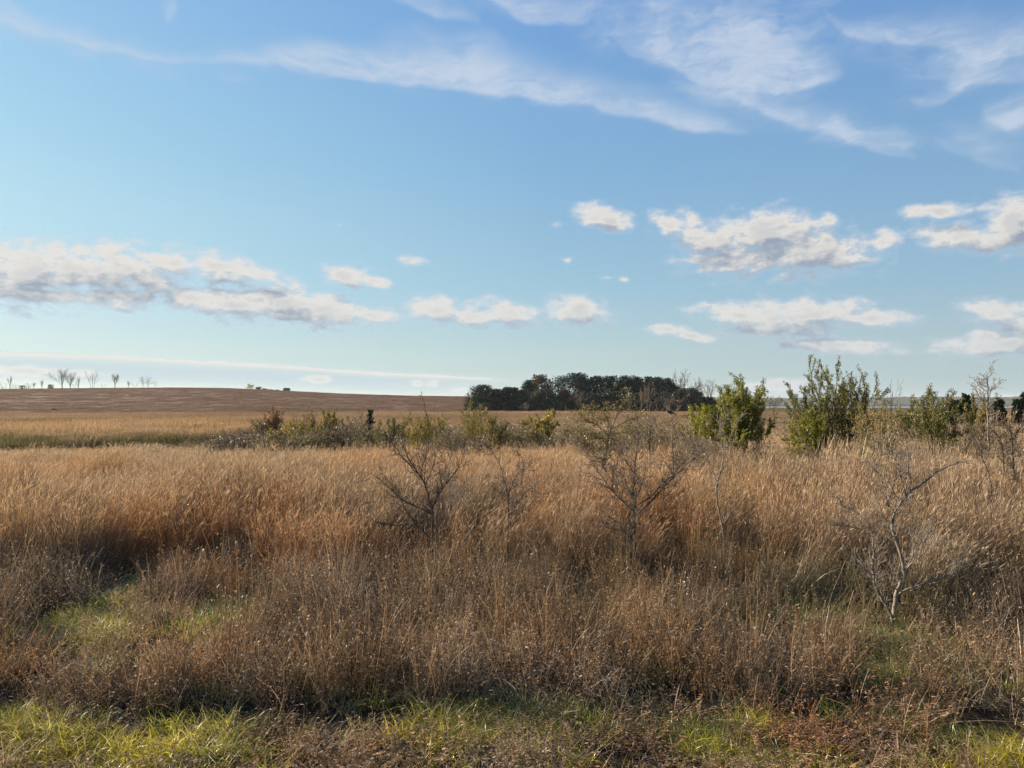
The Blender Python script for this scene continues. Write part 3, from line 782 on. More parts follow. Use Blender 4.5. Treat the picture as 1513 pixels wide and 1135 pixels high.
    traced('sapling', 'pair-stemmed thin grey sapling right of the leftmost sapling', 'sapling', 14.5, [
        [(664, 815), (666, 749), (668, 714)], [(666, 760), (662, 725), (655, 700)], [(668, 790), (678, 749), (689, 714)]], 109, r0=.012, barkmat='pale_bark', twigs=10, twl=.35)
    traced('sapling', 'pale wavy stem in front of the tall green shrub', 'sapling', 16.5, [
        [(1287, 745), (1287, 722), (1288, 699), (1297, 671), (1298, 646)], [(1297, 671), (1285, 655)], [(1289, 697), (1305, 675)]], 110, r0=.02, barkmat='pale_bark', twigs=5, twl=.3, rmin=.005)
    traced('sapling', 'short dark upright stem between the pale wavy stem and forked sapling top', 'sapling', 16, [
        [(1324, 735), (1324, 708), (1322, 663), (1320, 650)], [(1324, 700), (1332, 680)]], 111, r0=.017, barkmat='bark', twigs=4, twl=.3, rmin=.005)
    traced('sapling', 'pale bare sapling standing above the skyline near the right edge', 'sapling', 26, [
        [(1461, 660), (1459, 625), (1458, 600), (1459, 575), (1457, 553)], [(1458, 590), (1470, 575), (1479, 566)], [(1459, 580), (1449, 570), (1446, 560)], [(1459, 560), (1465, 552)], [(1458, 605), (1446, 585), (1440, 575)], [(1459, 600), (1472, 588)]],
        112, r0=.045, barkmat='pale_bark', twigs=3, twl=.5, rmin=.008, leaf=('leaf_yellow', 3, .05))
    traced('sapling', 'dark bent stem leaning left below the pale skyline sapling', 'sapling', 15.5, [
        [(1487, 690), (1485, 664), (1478, 640), (1462, 634)], [(1484, 655), (1470, 650)]], 113, r0=.018, barkmat='dark_bark', twigs=5, twl=.35, rmin=.005)
    traced('sapling', 'dark upright stem with drooping twigs at the right edge', 'sapling', 15, [
        [(1496, 680), (1492, 636), (1490, 620)], [(1493, 640), (1513, 638), (1540, 640)], [(1495, 650), (1504, 628), (1512, 612)], [(1494, 640), (1480, 625)]], 114, r0=.018, barkmat='dark_bark', twigs=6, twl=.35, rmin=.005, leaf=('leaf_dead', 5, .035))
    traced('sapling', 'thin dark diagonal stem in the grass below the skyline sapling', 'sapling', 13.5, [
        [(1463, 705), (1450, 680), (1440, 650), (1425, 624)], [(1445, 662), (1455, 645)]], 115, r0=.013, barkmat='dark_bark', twigs=4, twl=.3)
    traced('sapling', 'leaning leafy sapling with a yellow green left crown near the middle', 'sapling', 20.5, [
        [(893, 720), (894, 687), (897, 656), (901, 638), (916, 605), (924, 592)], [(900, 645), (885, 630), (868, 622), (855, 615)], [(900, 640), (880, 640), (862, 643)], [(902, 636), (895, 615), (888, 608)], [(899, 648), (875, 648)], [(903, 634), (925, 622), (940, 618)], [(902, 640), (922, 640), (938, 640)], [(890, 640), (878, 618), (870, 608)]],
        116, r0=.03, barkmat='bark', twigs=4.5, twl=.5, leaf=('leaf_mix', 17, .05), rmin=.005)
    traced('sapling', 'sapling with dark withered leaf tufts left of the tallest sapling', 'sapling', 15.5, [
        [(910, 740), (903, 712), (893, 690), (884, 680), (876, 672)], [(893, 690), (888, 672)], [(903, 712), (912, 690), (916, 668)]], 117, r0=.015, barkmat='dark_bark', twigs=9, twl=.3, leaf=('leaf_dead', 16, .035), rmin=.004)
    traced('sapling', 'bare whip rising alone above the thicket to the hill skyline', 'sapling', 24, [
        [(633, 665), (634, 640), (631, 615), (626, 590), (622, 577)]], 118, r0=.02, barkmat='dark_bark', twigs=1, twl=.2, rmin=.005)
    make_bird(17.5)
    # ---------------- leafy shrubs
    shrub('green_shrub', 'tallest green leafy shrub reaching above the skyline at right', 'shrub', 1233, 530, 118, 31, 'leaf_green', 201, per_m=56, size=.05, stems=11, kids=(8, 4), splay=.5, r=.024, ang=30, trop=.07)
    shrub('green_shrub', 'rounded yellow green shrub right of the dark grove, dark on its right side', 'shrub', 1080, 566, 112, 23.5, 'leaf_lime', 202, per_m=105, size=.041, stems=19, kids=(10, 5), splay=.95, r=.018, ang=44, trop=.0, wander=.14, cull=lambda P: P[:, 2] > 1.72 + .28 * np.abs(P[:, 0]))
    shrub('green_shrub', 'low bright green shrub at the left foot of the tallest green shrub', 'shrub', 1196, 607, 66, 30, 'leaf_lime', 203, per_m=75, size=.048, stems=8, kids=(7, 5), splay=.9, r=.02, ang=42, trop=.0)
    shrub('turning_shrub', 'olive brown half bare shrub touching the tallest green shrub on its right', 'shrub', 1292, 580, 74, 27, 'leaf_mix', 204, per_m=13, size=.05, stems=9, kids=(7, 5), splay=.7, r=.02, barkmat='bark')
    shrub('turning_shrub', 'fan shaped dark olive shrub standing alone at right', 'shrub', 1379, 577, 84, 25, 'leaf_green', 205, per_m=85, size=.042, stems=11, kids=(8, 5), splay=1.0, r=.02, ang=42, trop=-.01, cull=lambda P: P[:, 2] > 1.5 + .95 * np.abs(P[:, 0]))
    shrub('bare_shrub', 'thin leafless shrub showing above the half bare olive shrub', 'shrub', 1312, 560, 36, 29, None, 206, stems=4, kids=(5, 4), splay=.4, barkmat='pale_bark')
    shrub('bare_shrub', 'grey leafless shrub behind the rounded yellow green shrub', 'shrub', 1120, 582, 40, 33, 'leaf_dead', 207, per_m=8, size=.04, stems=7, kids=(6, 5), splay=.6)
    shrub('yellow_shrub', 'pale yellow shrub between the half bare and fan shaped shrubs', 'shrub', 1334, 597, 22, 38, 'leaf_mix', 208, per_m=16, size=.06, stems=6, kids=(6, 4), splay=.6)
    shrub('yellow_shrub', 'yellow green rounded shrub at the skyline near the right edge', 'shrub', 1443, 585, 34, 44, 'leaf_mix', 209, per_m=34, size=.09, stems=7, kids=(6, 5), splay=.8)
    # ---------------- the thicket across the middle distance
    T = [  # px, top, width, depth, leaf, per_m, label
        (406, 597, 22, 62, 'rust_leaf', 16, 'rusty leaved shrub at the left end of the thicket'),
        (434, 601, 30, 60, None, 0, 'leafless grey shrub second from the left end of the thicket'),
        (414, 621, 22, 52, 'leaf_yellow', 22, 'small yellow shrub below the rusty leaved one'),
        (447, 613, 30, 54, 'leaf_yellow', 24, 'golden yellow low shrub in the left part of the thicket'),
        (458, 598, 26, 60, 'rust_leaf', 6, 'sparse rusty shrub behind the golden low shrub'),
        (488, 600, 32, 56, 'leaf_mix', 30, 'yellow topped green shrub in the left part of the thicket'),
        (517, 609, 36, 54, 'leaf_dull', 22, 'dull olive shrub right of the yellow topped green one'),
        (540, 594, 42, 58, None, 0, 'tall leafless shrub fanning above the left thicket'),
        (569, 613, 28, 44, 'leaf_green', 30, 'small green shrub left of the yellow green pair'),
        (590, 611, 34, 45, 'leaf_mix', 30, 'yellow green shrub between two greener ones in the thicket'),
        (628, 604, 42, 40, 'leaf_mix', 34, 'large green and yellow shrub behind the leftmost sapling'),
        (652, 612, 24, 46, 'leaf_yellow', 14, 'thin yellow shrub left of the tall yellow green one'),
        (701, 594, 46, 38, 'leaf_mix', 34, 'tall yellow green shrub at the left edge of the dark grove'),
        (726, 606, 32, 41, 'leaf_mix', 26, 'olive green shrub right of the tall yellow green one'),
        (772, 612, 18, 46, 'leaf_yellow', 34, 'tiny bright yellow bush left of the rust coloured one'),
        (784, 613, 20, 47, 'rust_leaf', 26, 'small rust coloured bush between two yellow ones'),
        (805, 607, 38, 45, 'leaf_yellow', 46, 'brightest golden yellow rounded bush below the dark grove'),
        (938, 617, 34, 40, 'leaf_mix', 14, 'thin yellowish shrub right of the leaning leafy sapling'),
        (471, 628, 44, 50, 'leaf_dull', 22, 'low dark shrub at the foot of the left thicket'),
        (541, 626, 44, 46, 'leaf_dull', 26, 'low dark olive shrub below the tall leafless fan'),
    ]
    for k, (px, ty, w, d, leaf, pm, lab) in enumerate(T):
        shrub('thicket_shrub', lab, 'shrub', px, ty + (0 if k in (11, 12, 16) else 6), w * 1.35, d + 5 * math.sin(k * 2.3), leaf, 300 + k, per_m=max(pm * 1.5, 1), size=.052 * d / 42, stems=7, kids=(6, 5), splay=.65, r=.016, group='shrubs of the middle thicket')
    G = [(330, 632, 44, 54), (365, 624, 44, 56), (395, 632, 44, 50), (350, 640, 44, 48), (300, 640, 44, 52), (385, 607, 30, 62), (505, 620, 38, 50), (560, 622, 36, 46), (608, 618, 34, 44), (675, 608, 40, 41), (660, 630, 40, 36), (640, 636, 40, 35), (700, 625, 40, 35), (745, 612, 40, 43), (762, 622, 40, 41), (790, 625, 44, 41), (825, 618, 40, 42), (845, 615, 40, 42),
         (860, 628, 36, 38), (885, 620, 40, 40), (915, 612, 44, 38), (950, 606, 48, 34), (975, 600, 50, 30), (1008, 606, 48, 30), (1030, 612, 40, 32), (985, 620, 50, 26), (1015, 626, 44, 25), (945, 628, 46, 26), (430, 628, 40, 50), (455, 634, 40, 47), (585, 630, 34, 42)]
    for k, (px, ty, w, d) in enumerate(G):
        shrub('thicket_shrub', 'grey brown leafless brush packed between the leafy shrubs of the thicket', 'shrub', px, ty + 6 + 7 * math.sin(k * 1.7), w * 1.5, d + 5 * math.sin(k * 3.1), 'leaf_dull' if k % 3 else 'leaf_dead', 340 + k, per_m=10 if k % 3 else 6, size=.055 * d / 40, stems=13, kids=(7, 5), splay=.7, r=.012, group='leafless brush of the thicket', barkmat='bark')
    H = [(1440, 603, 60, 30), (1475, 600, 60, 32), (1505, 606, 60, 28), (1420, 612, 50, 34), (1490, 640, 90, 18), (1530, 628, 70, 20), (1345, 624, 50, 38), (1165, 608, 50, 42)]
    for k, (px, ty, w, d) in enumerate(H):
        shrub('brush_shrub', 'grey brown leafless brush rising from the grass at right', 'shrub', px, ty, w, d, 'leaf_dead', 380 + k, per_m=4, size=.04, stems=10, kids=(6, 4), splay=.8, r=.012, group='leafless brush at right', barkmat='bark')
    dense_tree('small_cedar', 'small black green cedar poking up in the left thicket', 'tree', 547, 605, 15, 55, 'cedar', 401, 'spire', 500, .2)
    for k, (px, ty, w, lab) in enumerate([(1427, 582, 16, 'dark pointed cedar right of the fan shaped shrub'), (1417, 589, 12, 'shorter dark cedar left of the pointed one'), (1475, 588, 26, 'wide ragged dark cedar at the skyline near the right edge'),
                                          (1504, 590, 20, 'dark low cedar second from the right edge'), (1516, 578, 20, 'tallest dark cedar, cut by the right edge'), (1408, 592, 18, 'low dark cedar behind the fan shaped shrub')]):
        dense_tree('cedar', lab, 'tree', px, ty + 2, w * .85, 74, 'cedar', 410 + k, 'cedar', 1500, .3, group='dark cedars on the right skyline')
    # ---------------- the dark grove
    Gv = [  # px, top, w, depth, mat, shape, label
        (712, 570, 34, 226, 'cedar', 'cedar', 'dark cedar at the left end of the grove'),
        (733, 576, 20, 222, 'brown_cedar', 'cedar', 'brownish cedar second from the left end of the grove'),
        (748, 573, 20, 224, 'cedar', 'cedar', 'pointed dark cedar third from the left in the grove'),
        (760, 574, 18, 228, 'cedar', 'cedar', 'pointed dark cedar fourth from the left in the grove'),
        (772, 577, 18, 223, 'cedar', 'cedar', 'low dark cedar where the grove steps up'),
        (784, 562, 26, 232, 'pine', 'round', 'dark tree peeping out left of the ochre tree in the grove'),
        (800, 555, 34, 230, 'ochre', 'round', 'ochre brown oak at the top left of the grove'),
        (803, 575, 40, 221, 'olive', 'round', 'olive grey rounded tree in front of the ochre oak'),
        (815, 588, 36, 219, 'cedar', 'cedar', 'black low cedar under the olive grey tree'),
        (842, 552, 52, 238, 'pine', 'round', 'tallest broad dark pine in the grove'),
        (832, 576, 18, 219, 'ochre', 'round', 'small ochre branchy tree in front of the tallest pine'),
        (866, 558, 26, 236, 'pine', 'round', 'dark pine just right of the tallest one'),
        (846, 584, 36, 222, 'cedar', 'cedar', 'black low cedar below the tallest pine'),
        (884, 556, 34, 238, 'pine', 'round', 'broad dark pine left of the middle of the grove'),
        (906, 556, 32, 238, 'pine', 'round', 'dark rounded pine at the middle of the grove'),
        (880, 582, 36, 224, 'cedar', 'cedar', 'black low cedar below the broad dark pine'),
        (926, 556, 32, 236, 'pine', 'round', 'dark pine right of the middle of the grove'),
        (912, 580, 38, 226, 'cedar', 'cedar', 'black low cedar at the middle front of the grove'),
        (944, 558, 26, 236, 'brown_cedar', 'cedar', 'brown tinged cedar right of the middle pines'),
        (958, 557, 22, 234, 'cedar', 'cedar', 'spiky dark cedar, first of three at the right'),
        (972, 558, 20, 233, 'cedar', 'cedar', 'spiky dark cedar, second of three at the right'),
        (986, 560, 22, 231, 'cedar', 'cedar', 'spiky dark cedar, third of three at the right'),
        (975, 582, 34, 222, 'cedar', 'cedar', 'black cedar at the right front of the grove'),
        (945, 582, 34, 224, 'cedar', 'cedar', 'black low cedar behind the leaning pale trunks'),
        (997, 572, 18, 230, 'cedar', 'cedar', 'small dark cedar at the right end of the spiky three'),
        (1014, 574, 34, 225, 'olive', 'round', 'olive brown tree under the big bare tree'),
        (1030, 580, 18, 240, 'cedar', 'cedar', 'small dark cedar between the grove and green shrub'),
        (1045, 588, 26, 236, 'brown_cedar', 'cedar', 'low brownish tree half hidden by the rounded green shrub'),
        (1000, 592, 26, 218, 'russet_twigs', 'round', 'brown low tree at the right foot of the grove'),
    ]
    for k, (px, ty, w, d, mt, sh, lab) in enumerate(Gv):
        dense_tree({'cedar': 'cedar', 'brown_cedar': 'cedar', 'pine': 'pine_tree', 'ochre': 'oak_tree', 'olive': 'leafy_tree', 'russet_twigs': 'leafy_tree'}[mt], lab, 'tree', px, ty, w * (1.15 if sh == 'round' else 1.5), d, mt, 500 + k, sh,
                   int(2600 + w * 150), .46 if mt != 'pine' else .5, group='trees of the dark grove')
    bare_tree('bare_tree', 'big round bare tree at the right end of the dark grove', 'tree', 1010, 547, 236, 52, 550, kids=(7, 7, 6), leaf=('leaf_dull', .9, .32), rmin=.035, barkmat='bark', splay=.9)
    bare_tree('bare_tree', 'bare tree behind the rounded yellow green shrub', 'tree', 1048, 560, 250, 36, 551, kids=(7, 6, 5), rmin=.035, barkmat='bark', splay=.8)
    bare_tree('bare_tree', 'bare tree further right behind the rounded yellow green shrub', 'tree', 1078, 564, 255, 34, 552, kids=(7, 6, 5), rmin=.035, barkmat='bark', splay=.8)
    bare_tree('bare_tree', 'low bare tree right of the rounded green shrub', 'tree', 1142, 584, 190, 26, 553, kids=(7, 6, 5), rmin=.03, splay=.8)
    for k, (px, ty, w, lab) in enumerate([(857, 573, 34, 'pale forked bare tree in front of the tallest pine'), (900, 590, 26, 'low bare tree at the middle foot of the grove'), (930, 585, 24, 'bare tree at the grove foot left of the leaning trunks'),
                                          (948, 570, 20, 'left of the two tall pale bare poles before the grove'), (957, 568, 20, 'right of the two tall pale bare poles before the grove'), (985, 583, 24, 'thin bare tree before the right cedars'),
                                          (870, 595, 22, 'short bare tree right of the pale forked one'), (775, 594, 20, 'short pale bare tree before the left cedars')]):
        bare_tree('bare_tree', lab, 'tree', px, ty, 212, w, 560 + k, kids=(6, 5, 4), rmin=.022, barkmat='bark', group='bare trees before the dark grove', splay=.5)
    # ---------------- trees on the far hill
    Hl = [(92, 544, 34, 560, 1, .16, 'largest vase shaped bare tree on the far hill'), (104, 549, 20, 566, 1, .14, 'bare tree touching the right side of the largest hill tree'),
          (137, 547, 19, 560, 3, .1, 'upright bare tree, second group from the left on the hill'), (170, 552, 13, 560, 1, .2, 'narrow brownish tree, third group from the left on the hill'),
          (215, 556, 22, 566, 4, .1, 'low many stemmed bare tree, rightmost of the hill group'), (190, 562, 5, 568, 1, .2, 'thin small tree between the third and fourth hill trees'),
          (199, 564, 10, 570, 2, .2, 'small faint tree left of the many stemmed hill tree'), (116, 556, 6, 566, 1, .2, 'thin pole tree right of the largest hill trees'), (112, 565, 10, 562, 3, .2, 'small bush like tree beside the thin hill pole'),
          (15, 555, 5, 600, 1, .3, 'thin lone pole tree near the left edge of the skyline'), (62, 561, 6, 600, 1, .3, 'thin faint tree left of the largest hill tree'), (50, 565, 5, 610, 1, .3, 'tiny faint tree on the left skyline'), (230, 563, 8, 572, 2, .2, 'faint small tree at the far right of the hill group'), (153, 567, 8, 566, 2, .2, 'tiny bush between the second and third hill trees')]
    for k, (px, ty, w, d, st, tr, lab) in enumerate(Hl):
        bare_tree('hill_tree', lab, 'tree', px, ty, d, w, 600 + k, kids=(9, 9, 7) if w > 12 else (5, 6, 4), trunk=tr, stems=st, rmin=.03 if w > 12 else .03, splay=.8, leaf=('leaf_dead', .5, .3) if k == 3 else None, group='bare trees along the hill crest')
    Bh = [(3, 565, 18, 900, 'olive', 'round', 'faint rounded tree at the left edge beyond the hill'), (24, 567, 18, 900, 'olive', 'round', 'second faint rounded tree beyond the hill at left'), (42, 566, 14, 900, 'olive', 'round', 'third faint rounded tree beyond the hill at left'), (33, 570, 8, 640, 'cedar', 'round', 'small dark bush on the left skyline'), (75, 569, 8, 600, 'cedar', 'round', 'small dark bush left of the largest hill tree'),
          (370, 568, 14, 600, 'leaf_yellow', 'round', 'golden tree alone on the falling skyline of the hill'), (382, 572, 8, 605, 'olive', 'round', 'grey tree right of the golden skyline tree'), (391, 575, 8, 605, 'olive', 'round', 'small grey bush, second right of the golden tree'), (399, 576, 8, 605, 'olive', 'round', 'small grey bush, third right of the golden tree'), (409, 577, 8, 605, 'olive', 'round', 'low grey bush left of the dark skyline pair'),
          (421.5, 574, 5, 600, 'brown_cedar', 'round', 'left of the two small dark round skyline trees'), (425.5, 574, 5, 600, 'brown_cedar', 'round', 'right of the two small dark round skyline trees')]
    for k, (px, ty, w, d, mt, sh, lab) in enumerate(Bh):
        dense_tree('hill_tree', lab, 'tree', px, ty, w, d, mt, 640 + k, sh, 260, .9)
    for k, (px, ty, w, d, lab) in enumerate([(95, 589, 7, 420, 'small dark bush low on the left hillside'), (583, 592, 7, 400, 'small dark bush on the hillside left of the grove'), (80, 605, 9, 268, 'dark low bush where the hill meets the tan grass')]):
        dense_tree('hill_bush', lab, 'bush', px, ty, w, d, 'brown_cedar', 660 + k, 'round', 200, .4)
    # ---------------- single tufts and weeds that stand out
    def tuft(name, label, px, depth, n, spread, hr, w, lean, col, seed, splay=.2, bend=.15, plume=.4):
        rng = np.random.default_rng(seed); x = at(px, 700, depth)[0]
        b = MB(); cen = blades(b, n, rng, spread, hr, w, lean, splay, bend, 5)
        o = b.build(name, col); o.location = (x, depth, gz(x, depth) - .02); tag(o, label, 'grass tuft')
    tuft('grass_tuft', 'upright brick red grass tuft right of the slender crooked sapling', 1103, 11.7, 170, .17, (.6, .95), (.004, .009), (-.03, 0), M['rust_leaf'], 701, .12, .12)
    tuft('grass_tuft', 'sheaf of pale straw stems leaning right beside the nearest sapling', 1172, 11.2, 40, .25, (.8, 1.35), (.005, .012), (.42, -.05), M['straw_tuft'], 702, .15, .3)
    tuft('grass_tuft', 'bleached stalks leaning right in front of the tallest sapling', 893, 9.2, 26, .25, (.5, .95), (.005, .01), (.4, 0), M['straw_tuft'], 703, .2, .3)
    tuft('grass_tuft', 'pale plumed grass before the foot of the tallest green shrub', 1250, 26, 60, 1.1, (1.6, 2.3), (.012, .03), (.08, 0), M['straw_tuft'], 704, .08, .1)
    def stalk(label, px, depth, h, seed, w=30):
        shrub('dead_weed', label, 'weed', px, 597 + F * (CAMH - h - gz((px - CX) / F * depth, depth)) / depth, w, depth, 'leaf_dead', seed, per_m=30, size=.03, stems=5, kids=(5, 2), splay=.45, r=.012, leafname='foliage', levels=(2,))
    stalk('dark weed with clustered seed heads in the left foreground', 468, 9.8, .85, 711, 44)
    stalk('dark twiggy weed in russet grass at the far left', 127, 13.6, 1.35, 712, 44)
    stalk('dark twiggy weed in the grass above the left green patches', 262, 13.5, 1.25, 713, 44)
    stalk('dark bushy weed patch in the straw grass at left', 310, 27, 1.5, 714, 44)
    stalk('dark leaning weed in the middle right foreground', 1010, 9.6, .95, 715, 40)

def make_far():
    # lake glimpsed at right, and the wooded ridge beyond
    n = 60; a = np.linspace(math.atan(.24), math.atan(1.2), n)
    b = MB(); r0, r1 = 632 + 10 * np.sin(a * 40), 1120 + 30 * np.sin(a * 25)
    v = np.concatenate([np.stack([np.tan(a) * r0, r0, 0 * a - .62], 1), np.stack([np.tan(a) * r1, r1, 0 * a - .62], 1)])
    i = np.arange(n - 1); b.add(v, np.stack([i, i + 1, i + n + 1, i + n], 1))
    m, g = new_mat('lake_water'); p = g.n('ShaderNodeBsdfPrincipled'); p.inputs['Base Color'].default_value = (.12, .15, .16, 1); p.inputs['Roughness'].default_value = .25
    nz = g.noise(g.n('ShaderNodeNewGeometry').outputs['Position'], .3, 4); bu = g.n('ShaderNodeBump'); bu.inputs['Strength'].default_value = .4; bu.inputs['Distance'].default_value = .3
    g.L.new(nz, bu.inputs['Height']); g.L.new(bu.outputs[0], p.inputs['Normal']); o = g.n('ShaderNodeOutputMaterial'); g.L.new(p.outputs[0], o.inputs[0])
    tag(b.build('lake', m), kind='structure')
    n = 420; a = np.linspace(-.1, 1.0, n); rows = []
    hh = 24 + 8 * fbm(a * 30, a * 0, 6, 3, 91) + 7 * (fbm(a * 900, a * 0 + 3, 4, 3, 92))
    for k, (d, f) in enumerate([(2900, -.1), (2960, .35), (3050, .7), (3150, .93), (3300, 1), (3600, .8), (4200, 0)]):
        jz = (fbm(a * 900, a * 0 + k * 9, 3, 2, 93) - .5) * 5 * (f > .2)
        rows.append(np.stack([np.sin(a) * d, np.cos(a) * d, hh * f + jz - 1], 1))
    v = np.concatenate(rows); b = MB(); i = (np.arange(6)[:, None] * n + np.arange(n - 1)[None, :])
    b.add(v, np.stack([i, i + 1, i + n + 1, i + n], -1).reshape(-1, 4))
    m, g = new_mat('ridge_woodland'); co = g.n('ShaderNodeNewGeometry').outputs['Position']
    c = g.ramp(g.noise(co, .03, 6, .7), [(.35, (.03, .035, .02)), (.65, (.10, .085, .055))]); p = g.n('ShaderNodeBsdfDiffuse'); g.put(p.inputs[0], c)
    o = g.n('ShaderNodeOutputMaterial'); g.L.new(p.outputs[0], o.inputs[0])
    tag(b.build('hills', m), kind='structure')
def make_haze():
    x0, x1, y0, y1, z0, z1 = -5500, 5500, -300, 6500, -6.5, 75.
    v = [(x, y, z) for z in (z0, z1) for y in (y0, y1) for x in (x0, x1)]
    f = [(0, 2, 3, 1), (4, 5, 7, 6), (0, 1, 5, 4), (2, 6, 7, 3), (0, 4, 6, 2), (1, 3, 7, 5)]
    m, g = new_mat('haze'); p = g.n('ShaderNodeVolumePrincipled'); p.inputs['Color'].default_value = (.86, .93, 1, 1); p.inputs['Density'].default_value = HAZE
    p.inputs['Anisotropy'].default_value = .2
    o = g.n('ShaderNodeOutputMaterial'); g.L.new(p.outputs[0], o.inputs['Volume'])
    b = MB(); b.add(v, f); tag(b.build('haze', m), 'thin pale autumn haze lying over the far plain', 'haze', kind='stuff')
HAZE = 0.75e-4


# ------------------------------------------------------------------ sky
def make_world():
    w = bpy.data.worlds.new('World'); SC.world = w; w.use_nodes = True
    w.cycles.sampling_method = 'NONE' if False else 'AUTOMATIC'
    w.node_tree.nodes.clear(); g = NT(w.node_tree)
    sky = g.n('ShaderNodeTexSky', sky_type='NISHITA', sun_disc=False)
    sky.sun_elevation = SUN_EL; sky.sun_rotation = SUN_AZ
    sky.altitude = 300; sky.air_density = 1.0; sky.dust_density = .6; sky.ozone_density = 2.5
    dirv = g.vm('NORMALIZE', g.n('ShaderNodeTexCoord').outputs['Generated'])
    sp = g.n('ShaderNodeSeparateXYZ'); g.put(sp.inputs[0], dirv)
    u = g.m('ARCTAN2', sp.outputs[0], sp.outputs[1]); v = g.m('ARCSINE', sp.outputs[2])
    cb = g.n('ShaderNodeCombineXYZ'); g.put(cb.inputs[0], u); g.put(cb.inputs[1], v)
    p = cb.outputs[0]

    CUM = [(40, 403, 80, 40, 2), (120, 400, 84, 36, 4), (185, 398, 60, 40, 8), (215, 412, 40, 18, 10), (60, 434, 140, 14, 2), (165, 438, 60, 13, 2),
           (255, 388, 45, 22, 8), (320, 395, 60, 20, 6), (385, 406, 38, 13, 8), (508, 408, 36, 17, 5), (545, 414, 32, 9, 10),
           (292, 442, 45, 19, 6), (345, 450, 70, 24, 5), (420, 448, 66, 28, 8), (480, 460, 74, 24, 8), (545, 464, 50, 14, 4), (440, 468, 100, 10, 4),
           (640, 458, 42, 20, 8), (700, 466, 40, 16, 6), (755, 462, 50, 20, 12), (855, 460, 48, 22, 6), (612, 384, 34, 13, 4, .45), 
           (880, 318, 30, 16, 10), (905, 328, 34, 14, 6), (822, 331, 14, 9, 0, .6),
           (990, 335, 32, 17, 30), (1050, 355, 70, 32, 15), (1130, 345, 90, 34, 0), (1090, 385, 80, 26, 5), (1180, 372, 85, 36, 0), (1225, 325, 22, 16, 30, .3), (1240, 375, 40, 22, 0),
           (1305, 358, 30, 24, 0, .3), (1385, 312, 40, 10, 8), (1410, 348, 50, 20, 12), (1470, 362, 40, 16, 0, .3), (1500, 330, 40, 36, 0),
           (1085, 465, 60, 16, 8), (1160, 470, 100, 28, 3), (1215, 460, 60, 20, 3), (1280, 470, 60, 13, 4), (1140, 486, 80, 14, 4), (1230, 510, 85, 11, 4),
           (990, 487, 32, 10, 8), (1025, 497, 28, 7, 8), (1480, 460, 45, 18, 4), (1480, 508, 75, 18, -2), (1455, 498, 25, 12, 0), (1510, 480, 30, 24, 0),
           (895, 410, 22, 8, 4, .65), (922, 413, 17, 9, 0, .6), (838, 384, 16, 10, 0, .7), (503, 333, 15, 8, 0, .75),
           (1150, 572, 60, 12, -2), (1110, 570, 20, 8, 0), (1500, 590, 60, 8, 0),
           (40, 548, 50, 7, 0), (100, 550, 40, 6, 3), (640, 567, 14, 8, 0), (618, 567, 10, 6, 0), (685, 576, 22, 7, 0), (470, 560, 22, 7, 0)]
    # cirrus
    CIR = [  # px, py, rx, ry, tilt, weight
        (10, 26, 110, 19, 12, 1.1), (110, 50, 130, 15, 13, 1.2), (240, 76, 130, 12, 10, 1.1), (350, 88, 120, 12, 5, 1.0), (430, 92, 120, 15, 5, .9), (560, 105, 130, 20, 8, 1.0),
        (700, 122, 120, 24, 8, 1.1), (830, 135, 110, 26, 12, 1.1), (950, 155, 90, 20, 16, .9), (1050, 182, 60, 12, 14, .7),
        (620, 72, 60, 30, 10, .7), (690, 85, 70, 30, 0, .7), (480, 80, 120, 22, 6, .45), (780, 15, 130, 22, 8, .9), (640, 8, 70, 14, 10, .6),
        (1000, 30, 130, 55, 0, 1.0), (1040, 60, 110, 40, 10, 1.0), (930, 50, 90, 40, 10, .7), (1160, 15, 100, 40, 0, .6),
        (1130, 95, 130, 45, 0, 1.0), (1190, 110, 60, 26, 0, .9), (1110, 125, 110, 22, 6, .9), (1180, 175, 130, 32, 14, .9), (1270, 205, 90, 18, 16, 1.0), (1330, 225, 30, 8, 10, .6),
        (1310, 55, 110, 26, 12, .7), (1400, 60, 110, 45, 20, .6), (1440, 110, 90, 50, 0, .75), (1380, 145, 50, 12, -8, .7), (1490, 165, 30, 28, 20, .9), (1500, 60, 60, 30, 0, .7),
        (1420, 210, 120, 28, 14, .5), (1480, 235, 40, 12, 20, .5), (255, 12, 9, 15, -10, .7), (800, 178, 12, 5, 0, .3)]
    # sky colour grade: the physical sky, evened out towards the softer turquoise of this afternoon
    el = g.m('MULTIPLY', v, 57.29578)
    K = 8.85 / 2 ** EXPO
    grad = g.ramp(g.mr(el, 0, 40, 0, 1, 'LINEAR'), [(0, (.50, .62, .62)), (.1, (.50, .64, .63)), (.22, (.375, .60, .70)), (.43, (.27, .51, .735)), (.68, (.20, .42, .76)), (1, (.12, .32, .68))])
    lft = g.mr(u, .05, -.62, 0, 1, 'LINEAR'); rgt = g.mr(u, 0, .6, 0, 1, 'LINEAR')
    azf = g.mix(lft, (1, 1, 1, 1), g.mix(g.mr(el, 3, 16), (1.2, 1.12, 1.07, 1), (1.55, 1.38, 1.12, 1)))
    azf = g.mix(rgt, azf, (.88, .87, .93, 1))
    grad = g.vm('SCALE', g.vm('MULTIPLY', grad, azf), scale=K)
    skyc = g.mix(.86, g.vm('MULTIPLY', sky.outputs[0], (.62, .72, .85)), grad)
    bg = g.n('ShaderNodeBackground'); g.put(bg.inputs[0], skyc); bg.inputs[1].default_value = .1
    o = g.n('ShaderNodeOutputWorld'); g.L.new(bg.outputs[0], o.inputs[0])
    # ---- clouds : the front part of a sky dome
    U = np.radians(np.arange(-52, 52.01, .2)); V = np.radians(np.concatenate([np.arange(-.6, 15, .07), np.arange(15, 42, .12)]))
    A, E = np.meshgrid(U, V)
